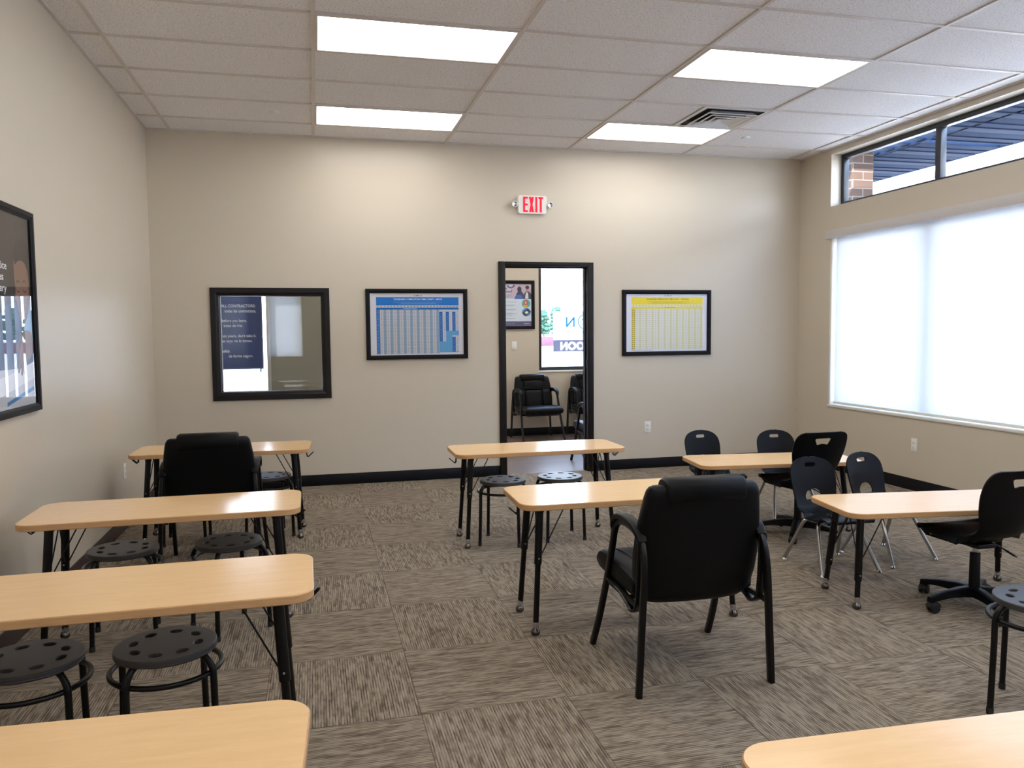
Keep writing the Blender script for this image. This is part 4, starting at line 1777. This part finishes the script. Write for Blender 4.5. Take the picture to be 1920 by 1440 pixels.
        for z in (0.45, 0.51, 0.58):
            lathe(bm, [(0.0, -0.260), (0.005, -0.260), (0.007, -0.256), (0.007, -0.25), (0.0, -0.25)], (sx_ * 0.262, 0, z), 10, 0, 'Y')
        obj('bolt', bm, M_black_metal, br)
        # side rail tying the loop together under the seat
        bm = bmesh.new()
        tube(bm, [(sx_ * 0.262, 0.145, 0.338), (sx_ * 0.266, -0.283, 0.338)], 1.0, 10, flat=(0.012, 0.008), ref=(0, 0, 1))
        obj('side_rail', bm, M_black_metal, t)
    bm = bmesh.new()
    tube(bm, [(-0.262, 0.135, 0.335), (0.262, 0.135, 0.335)], 0.010, 10)
    tube(bm, [(-0.262, -0.10, 0.335), (0.262, -0.10, 0.335)], 0.010, 10)
    obj('cross_rail', bm, M_black_metal, t)
    return t


ac = make_armchair('black padded armchair with its back to the viewer at the far left table')
ac.location, ac.rotation_euler = (0.765, -2.41, 0), (0, 0, 0.0)
dup(ac, (2.867, -4.505, 0), -0.02, 'large black padded armchair in the middle of the room, seen from behind')
dup(ac, (4.235, 2.500, 0), PI + 0.05, 'black padded armchair facing the doorway in the lobby under the switch')
dup(ac, (5.020, 2.505, 0), PI, 'black padded armchair under the lobby window, half hidden by the door frame')
dup(ac, (4.400, 0.455, 0), 0.0, 'black armchair just behind the right door jamb, only its arm and front leg showing')

# ------------------------------------------------------------------ moulded plastic chairs
def shell(name, prof, widths, cup, thick, cuts, parent, mat=M_black_plastic):
    """prof: list of (y,z) along the shell from seat front to back top; widths: half widths; cup: edge raise"""
    P3 = catmull([(a, b, 0) for a, b in prof], 6)
    Wd = catmull([(w, c, 0) for w, c in zip(widths, cup)], 6)
    bm = bmesh.new()
    n = 16
    rows = []
    m = len(P3)
    for i in range(m):
        p = P3[i]
        t = (P3[min(i + 1, m - 1)] - P3[max(i - 1, 0)]).normalized()
        nrm = Vector((-t.y, t.x, 0))      # towards the sitter
        if nrm.y < 0 and nrm.x < 0:
            nrm = -nrm
        w, c = Wd[i].x, Wd[i].y
        row = []
        for k in range(n + 1):
            s = -1 + 2 * k / n
            off = c * abs(s) ** 2.2
            row.append(bm.verts.new((w * s, p.x + nrm.x * off, p.y + nrm.y * off)))
        rows.append(row)
    for a, b in zip(rows, rows[1:]):
        for k in range(n):
            bm.faces.new((a[k], a[k + 1], b[k + 1], b[k]))
    bmesh.ops.remove_doubles(bm, verts=bm.verts[:], dist=1e-5)
    bmesh.ops.recalc_face_normals(bm, faces=bm.faces[:])
    me = bpy.data.meshes.new(name)
    bm.to_mesh(me)
    bm.free()
    me.materials.append(mat)
    o = link(name, me)
    so = o.modifiers.new('solid', 'SOLIDIFY')
    so.thickness = thick
    so.offset = 0
    cutters = []
    for pts, y0, y1, axis in cuts:
        cb = bmesh.new()
        if axis == 'Y':
            a = [cb.verts.new((x, y0, z)) for x, z in pts]
            b = [cb.verts.new((x, y1, z)) for x, z in pts]
        k_ = len(pts)
        cb.faces.new(a[::-1])
        cb.faces.new(b)
        for k in range(k_):
            cb.faces.new((a[k], a[(k + 1) % k_], b[(k + 1) % k_], b[k]))
        bmesh.ops.recalc_face_normals(cb, faces=cb.faces[:])
        cm = bpy.data.meshes.new('cutter')
        cb.to_mesh(cm)
        cb.free()
        co = link('cutter', cm)
        bo = o.modifiers.new('cut', 'BOOLEAN')
        bo.operation = 'DIFFERENCE'
        bo.solver = 'EXACT'
        bo.object = co
        cutters.append(co)
    me2 = evaluated_mesh(o, name)
    bpy.data.objects.remove(o)
    for c in cutters:
        bpy.data.objects.remove(c)
    me2.materials.clear()
    me2.materials.append(mat)
    for p in me2.polygons:
        p.material_index = 0
    smooth_by_angle(me2, 38)
    return link(name, me2, parent)


def capsule(cx, cz, w, h, n=8, bend=0.0):
    pts = []
    r = h / 2
    for sgn, a0 in ((1, -PI / 2), (-1, PI / 2)):
        for k in range(n + 1):
            a = a0 + PI * k / n
            pts.append((cx + sgn * (w / 2 - r) + r * math.cos(a), cz + r * math.sin(a)))
    return [(x, z + bend * (1 - ((x - cx) / (w / 2)) ** 2)) for x, z in pts]


def make_small_chair(label):
    t = thing('school_chair', label, 'chair', (0, 0, 0), 0, 'small black plastic chairs with chrome legs')
    prof = [(0.185, 0.296), (0.175, 0.312), (0.10, 0.316), (0.0, 0.308), (-0.09, 0.310), (-0.145, 0.330), (-0.172, 0.372), (-0.186, 0.43), (-0.200, 0.50), (-0.214, 0.555), (-0.224, 0.592), (-0.230, 0.612), (-0.233, 0.622), (-0.2345, 0.627)]
    wid = [0.150, 0.160, 0.165, 0.160, 0.152, 0.146, 0.143, 0.151, 0.157, 0.150, 0.124, 0.090, 0.055, 0.014]
    cup = [0.0, 0.004, 0.010, 0.014, 0.018, 0.024, 0.026, 0.024, 0.020, 0.016, 0.010, 0.006, 0.003, 0.001]
    arch = []
    for k in range(13):
        a = PI * k / 12
        arch.append((0.058 * math.cos(a), 0.385 + 0.052 * math.sin(a)))
    arch += [(-0.052, 0.372), (0.052, 0.372)]
    handle = capsule(0, 0.580, 0.078, 0.024)
    shell('shell', prof, wid, cup, 0.008, [(arch, -0.30, -0.08, 'Y'), (handle, -0.32, -0.12, 'Y')], t)
    # raised ribs moulded on the back
    bm = bmesh.new()
    for s in (-1, 1):
        pts = [(s * 0.072, -0.192, 0.45), (s * 0.058, -0.210, 0.52), (s * 0.050, -0.224, 0.585)]
        tube(bm, catmull(pts, 5), 1.0, 8, flat=(0.004, 0.006), ref=(0, 1, 0))
    obj('back_rib', bm, M_black_plastic, t)
    for sy_ in (-1, 1):
        yt = 0.06 * sy_ - 0.01
        bm = bmesh.new()
        pts = [(-0.19, 0.19 * sy_, 0.012), (-0.128, yt, 0.283), (0.128, yt, 0.283), (0.19, 0.19 * sy_, 0.012)]
        fl = fillet(pts, 0.045, 7)
        half = len(fl) // 2
        mid = (Vector(fl[half - 1]) + Vector(fl[half])) / 2
        for seg_, sgn in ((fl[:half] + [mid], -1), ([mid] + fl[half:], 1)):
            bm = bmesh.new()
            tube(bm, seg_, 0.0112, 12)
            leg = obj('leg', bm, M_steel, t)
            bm = bmesh.new()
            lathe(bm, [(0.0, 0.0), (0.013, 0.0), (0.0165, 0.004), (0.013, 0.011), (0.009, 0.016), (0.0, 0.016)], (sgn * 0.19, 0.19 * sy_, 0), 14)
            obj('glide', bm, M_chrome, leg)
    bm = bmesh.new()
    box(bm, -0.10, 0.10, -0.095, 0.075, 0.290, 0.302, 0.003)
    obj('seat_mount', bm, M_black_plastic, t)
    return t


sc = make_small_chair('small black plastic chair behind the farther low table, nearest the doorway side')
sc.location, sc.rotation_euler = (4.37, -2.06, 0), (0, 0, PI + 0.08)
dup(sc, (4.89, -2.22, 0), PI - 0.10, 'small black plastic chair behind the farther low table, near the room corner')
dup(sc, (4.37, -3.48, 0), PI, 'small black plastic chair behind the left half of the nearer low table')
dup(sc, (4.84, -3.40, 0), PI + 0.20, 'small black plastic chair behind the right half of the nearer low table')


def make_task_chair(label):
    t = thing('swivel_chair', label, 'swivel chair', (0, 0, 0), 0, 'black plastic swivel chairs')
    prof = [(0.198, 0.385), (0.188, 0.404), (0.12, 0.405), (0.02, 0.393), (-0.08, 0.388), (-0.145, 0.408), (-0.178, 0.460), (-0.196, 0.530), (-0.214, 0.610), (-0.230, 0.680), (-0.240, 0.720), (-0.2445, 0.740), (-0.2465, 0.749)]
    prof = [(a - 0.025, b) for a, b in prof]
    wid = [0.190, 0.205, 0.212, 0.205, 0.188, 0.164, 0.156, 0.180, 0.198, 0.198, 0.186, 0.165, 0.134]
    cup = [0.0, 0.006, 0.014, 0.020, 0.026, 0.032, 0.034, 0.032, 0.028, 0.020, 0.012, 0.008, 0.005]
    handle = [(-0.054, 0.708), (-0.060, 0.700), (-0.044, 0.668), (-0.036, 0.664), (-0.01, 0.671), (0.01, 0.671), (0.036, 0.664), (0.044, 0.668), (0.060, 0.700), (0.054, 0.708)]
    shell('shell', prof, wid, cup, 0.009, [(handle, -0.40, -0.14, 'Y')], t)
    bm = bmesh.new()
    # tapered under-seat carrier
    for sx_ in (-1, 1):
        pts = [(sx_ * 0.165, 0.17, 0.392), (sx_ * 0.155, 0.165, 0.352), (sx_ * 0.145, 0.02, 0.345), (sx_ * 0.14, -0.10, 0.362), (sx_ * 0.14, -0.11, 0.398)]
    a = []
    for y, z0, z1, w in ((0.180, 0.378, 0.394, 0.172), (0.150, 0.352, 0.394, 0.166), (0.04, 0.343, 0.386, 0.140), (-0.05, 0.345, 0.380, 0.110), (-0.07, 0.362, 0.380, 0.10)):
        a.append([bm.verts.new(c) for c in ((-w, y, z0), (w, y, z0), (w, y, z1), (-w, y, z1))])
    loft(bm, a)
    carrier = obj('seat_carrier', bm, M_black_plastic, t)
    bm = bmesh.new()
    for sx_ in (-1, 1):
        for y, w in ((0.12, 0.160), (0.06, 0.145), (0.0, 0.127)):
            lathe(bm, [(0.0, sx_ * (w + .004)), (0.006, sx_ * (w + .003)), (0.006, sx_ * (w - .004)), (0.0, sx_ * (w - .004))], (0, y, 0.366), 10, 0, 'X')
    obj('screw', bm, M_chrome, carrier)
    bm = bmesh.new()
    box(bm, -0.055, 0.055, -0.075, 0.07, 0.322, 0.346, 0.006)
    lathe(bm, [(0.026, 0.312), (0.03, 0.33)], (0, 0, 0), 16)
    obj('tilt_mechanism', bm, M_black_metal, t)
    bm = bmesh.new()
    lathe(bm, [(0.0125, 0.26), (0.0125, 0.325)], (0, 0, 0), 16)
    obj('gas_lift', bm, M_chrome, t)
    bm = bmesh.new()
    lathe(bm, [(0.030, 0.085), (0.026, 0.10), (0.0245, 0.285), (0.022, 0.288), (0.0, 0.288)], (0, 0, 0), 20)
    obj('column', bm, M_black_plastic, t)
    bm = bmesh.new()
    tube(bm, catmull([(0.05, -0.02, 0.335), (0.10, -0.03, 0.322), (0.145, -0.04, 0.297)], 4), 0.0042, 8)
    lv = obj('height_lever', bm, M_black_metal, t)
    bm = bmesh.new()
    tube(bm, [(0.138, -0.038, 0.302), (0.150, -0.041, 0.294), (0.185, -0.050, 0.270), (0.205, -0.055, 0.258)], [0.5, 1.0, 1.0, .35], 10, flat=(0.005, 0.014), ref=(0, 0, 1))
    obj('paddle', bm, M_black_plastic, lv)
    bm = bmesh.new()
    lathe(bm, [(0.0, 0.062), (0.036, 0.062), (0.042, 0.072), (0.040, 0.100), (0.034, 0.112), (0.0, 0.112)], (0, 0, 0), 24)
    base = obj('base_hub', bm, M_black_plastic, t)
    for k in range(5):
        a = math.radians(228 + 72 * k)
        c, s = math.cos(a), math.sin(a)
        bm = bmesh.new()
        rings = []
        for r, zt, hh, w in ((0.025, 0.112, 0.048, 0.032), (0.09, 0.112, 0.042, 0.028), (0.17, 0.103, 0.032, 0.024), (0.24, 0.088, 0.026, 0.020), (0.272, 0.080, 0.026, 0.018)):
            ring = []
            for px, pz in ((-1, -1), (-.85, -.1), (-.6, 0), (.6, 0), (.85, -.1), (1, -1)):
                x, y, z = r, px * w, zt + (pz * hh)
                ring.append(bm.verts.new((x * c - y * s, x * s + y * c, z)))
            rings.append(ring)
        loft(bm, rings)
        leg = obj('base_arm', bm, M_black_plastic, t)
        ct = thing_child = bpy.data.objects.new('caster', None)
        # casters: twin wheels under a hood, each caster one mesh
        bpy.data.objects.remove(ct)
        bm = bmesh.new()
        cx, cyy = 0.262 * c, 0.262 * s
        d = math.radians(40 + 100 * k)
        ux, uy = math.cos(d), math.sin(d)
        ox, oy = cx + ux * 0.012, cyy + uy * 0.012
        m0 = len(bm.verts)
        for off in (-0.014, 0.014):
            lathe(bm, [(0.0, off - 0.009), (0.022, off - 0.009), (0.0255, off - 0.006), (0.0255, off + 0.006), (0.022, off + 0.009), (0.0, off + 0.009)], (0, 0, 0.0255), 20, 0, 'X')
        # hood arc
        arc = [(0, 0.030 * math.cos(q), 0.0255 + 0.030 * math.sin(q)) for q in [math.radians(v_) for v_ in range(10, 171, 20)]]
        tube(bm, arc, 1.0, 8, flat=(0.0035, 0.020), ref=(0, 0, 1))
        bm.verts.ensure_lookup_table()
        rotm = Matrix.Rotation(d - PI / 2, 3, 'Z')
        for v in bm.verts:
            v.co = rotm @ v.co + Vector((ox, oy, 0))
        tube(bm, [(cx, cyy, 0.050), (cx, cyy, 0.068)], 0.008, 8)
        obj('caster', bm, M_rubber, leg)
    return t


tk = make_task_chair('black swivel chair with five-arm base at the farther low table, seen from behind')
tk.location, tk.rotation_euler = (4.60, -2.80, 0), (0, 0, 0.02)
tk2 = dup(tk, (4.615, -4.30, 0), 0.02, 'black swivel chair with five-arm base at the right edge, by the nearer low table')
for ch in tk2.children:
    if ch.name.startswith('base_arm'):
        ch.rotation_euler = (0, 0, math.radians(-48))     # this base is swivelled the other way

# ------------------------------------------------------------------ outside
bm = bmesh.new()
r = bmesh.ops.create_grid(bm, x_segments=2, y_segments=2, size=300)
for v in bm.verts:
    v.co.z = -0.16
ground = struct(obj('ground', bm, M_concrete, smooth=False))

ct = thing('canopy', 'slate blue metal canopy outside the high window with slatted inner strip', 'canopy', (8.4, 0, 3.6))
for k in range(26):
    y = -9.6 + 0.56 * k
    if 0.0 < y + 0.27 < 0.56:
        ya, yb = y, y + 0.44
    else:
        ya, yb = y, y + 0.56
    xa = 8.36 if y > -0.6 else 8.05
    bm = bmesh.new()
    box(bm, xa - 8.4, 9.50 - 8.4, ya, yb, 0.0, 0.05, 0.006)
    for q in (0.18, 0.36):
        box(bm, xa - 8.4, 9.50 - 8.4, ya + q, ya + q + 0.025, -0.012, 0.0, 0.003)
    obj('deck_panel', bm, M_canopy, ct)
for k in range(17):
    y = 0.1 + 0.26 * k
    bm = bmesh.new()
    box(bm, 6.9 - 8.4, 8.36 - 8.4, y, y + 0.14, 0.02, 0.045, 0.004)
    obj('slat', bm, M_canopy, ct)
for xb in (8.34, 9.50):
    bm = bmesh.new()
    box(bm, xb - 8.4, xb - 8.4 + 0.06, -9.6, 4.9, 0.0, 0.14, 0.006)
    obj('edge_beam', bm, M_canopy, ct)
bm = bmesh.new()
box(bm, 6.78 - 8.4, 6.86 - 8.4, 0.0, 4.9, 0.0, 0.12, 0.006)
obj('edge_beam', bm, M_canopy, ct)

bm = bmesh.new()
box(bm, -0.15, 0.15, -0.15, 0.15, -0.16, 3.6, 0.004)
o = obj('brick_column', bm, M_brick, None, (7.995, 1.15, 0))
o['label'] = 'red-brown brick column outside the high window'
o['category'] = 'column'

# far trees and a low wall beyond the car park, in front of the lobby
def make_tree(label, kind):
    t = thing('tree', label, 'tree', (0, 0, 0), 0, 'trees beyond the car park')
    bm = bmesh.new()
    tube(bm, [(0, 0, -0.2), (0.05, 0, 1.4), (0, 0.05, 3.0)], [0.22, 0.16, 0.08], 8)
    obj('trunk', bm, M_trunk, t)
    bm = bmesh.new()
    rnd = random.Random(kind)
    for k in range(70):
        z = 1.1 + rnd.random() * 4.2
        rad = (1.9 if kind else 1.5) * (1 - (z - 1.0) / 5.6) + 0.3
        a = rnd.random() * 2 * PI
        rr_ = rad * rnd.random() * 0.8
        m = Matrix.Translation((rr_ * math.cos(a), rr_ * math.sin(a), z)) @ Matrix.Diagonal((1, 1, 0.8, 1))
        res = bmesh.ops.create_icosphere(bm, subdivisions=2, radius=0.28 + rnd.random() * 0.36, matrix=m)
        for v in res['verts']:
            v.co += Vector((rnd.uniform(-.09, .09), rnd.uniform(-.09, .09), rnd.uniform(-.09, .09)))
    obj('foliage', bm, M_leaf, t)
    return t


def far(px, Y):
    """ground position seen under image column px at world depth Y"""
    d = R_ * ((px - 960) / FPX) + fwd
    k = (Y - CAM.y) / d.y
    return CAM.x + d.x * k


tr = make_tree('tall narrow tree beyond the car park, just left of the banner', 1)
tr.location = (far(1033, 128), 124, 0)
dup(tr, (far(1020, 140), 140, 0), 1.3, 'smaller tree beyond the car park, left of the tall one')
bpy.context.view_layer.update()
dup(tr, (far(1009, 165), 165, 0), 2.2, 'distant low tree at the left edge of the lobby window')
bm = bmesh.new()
box(bm, -9, 9, -0.15, 0.15, -0.16, 0.85, 0.02)
o = obj('low_wall', bm, M_red_wall, None, (far(1040, 74), 74, 0))
o['label'] = 'long low reddish wall beyond the car park'
o['category'] = 'wall'
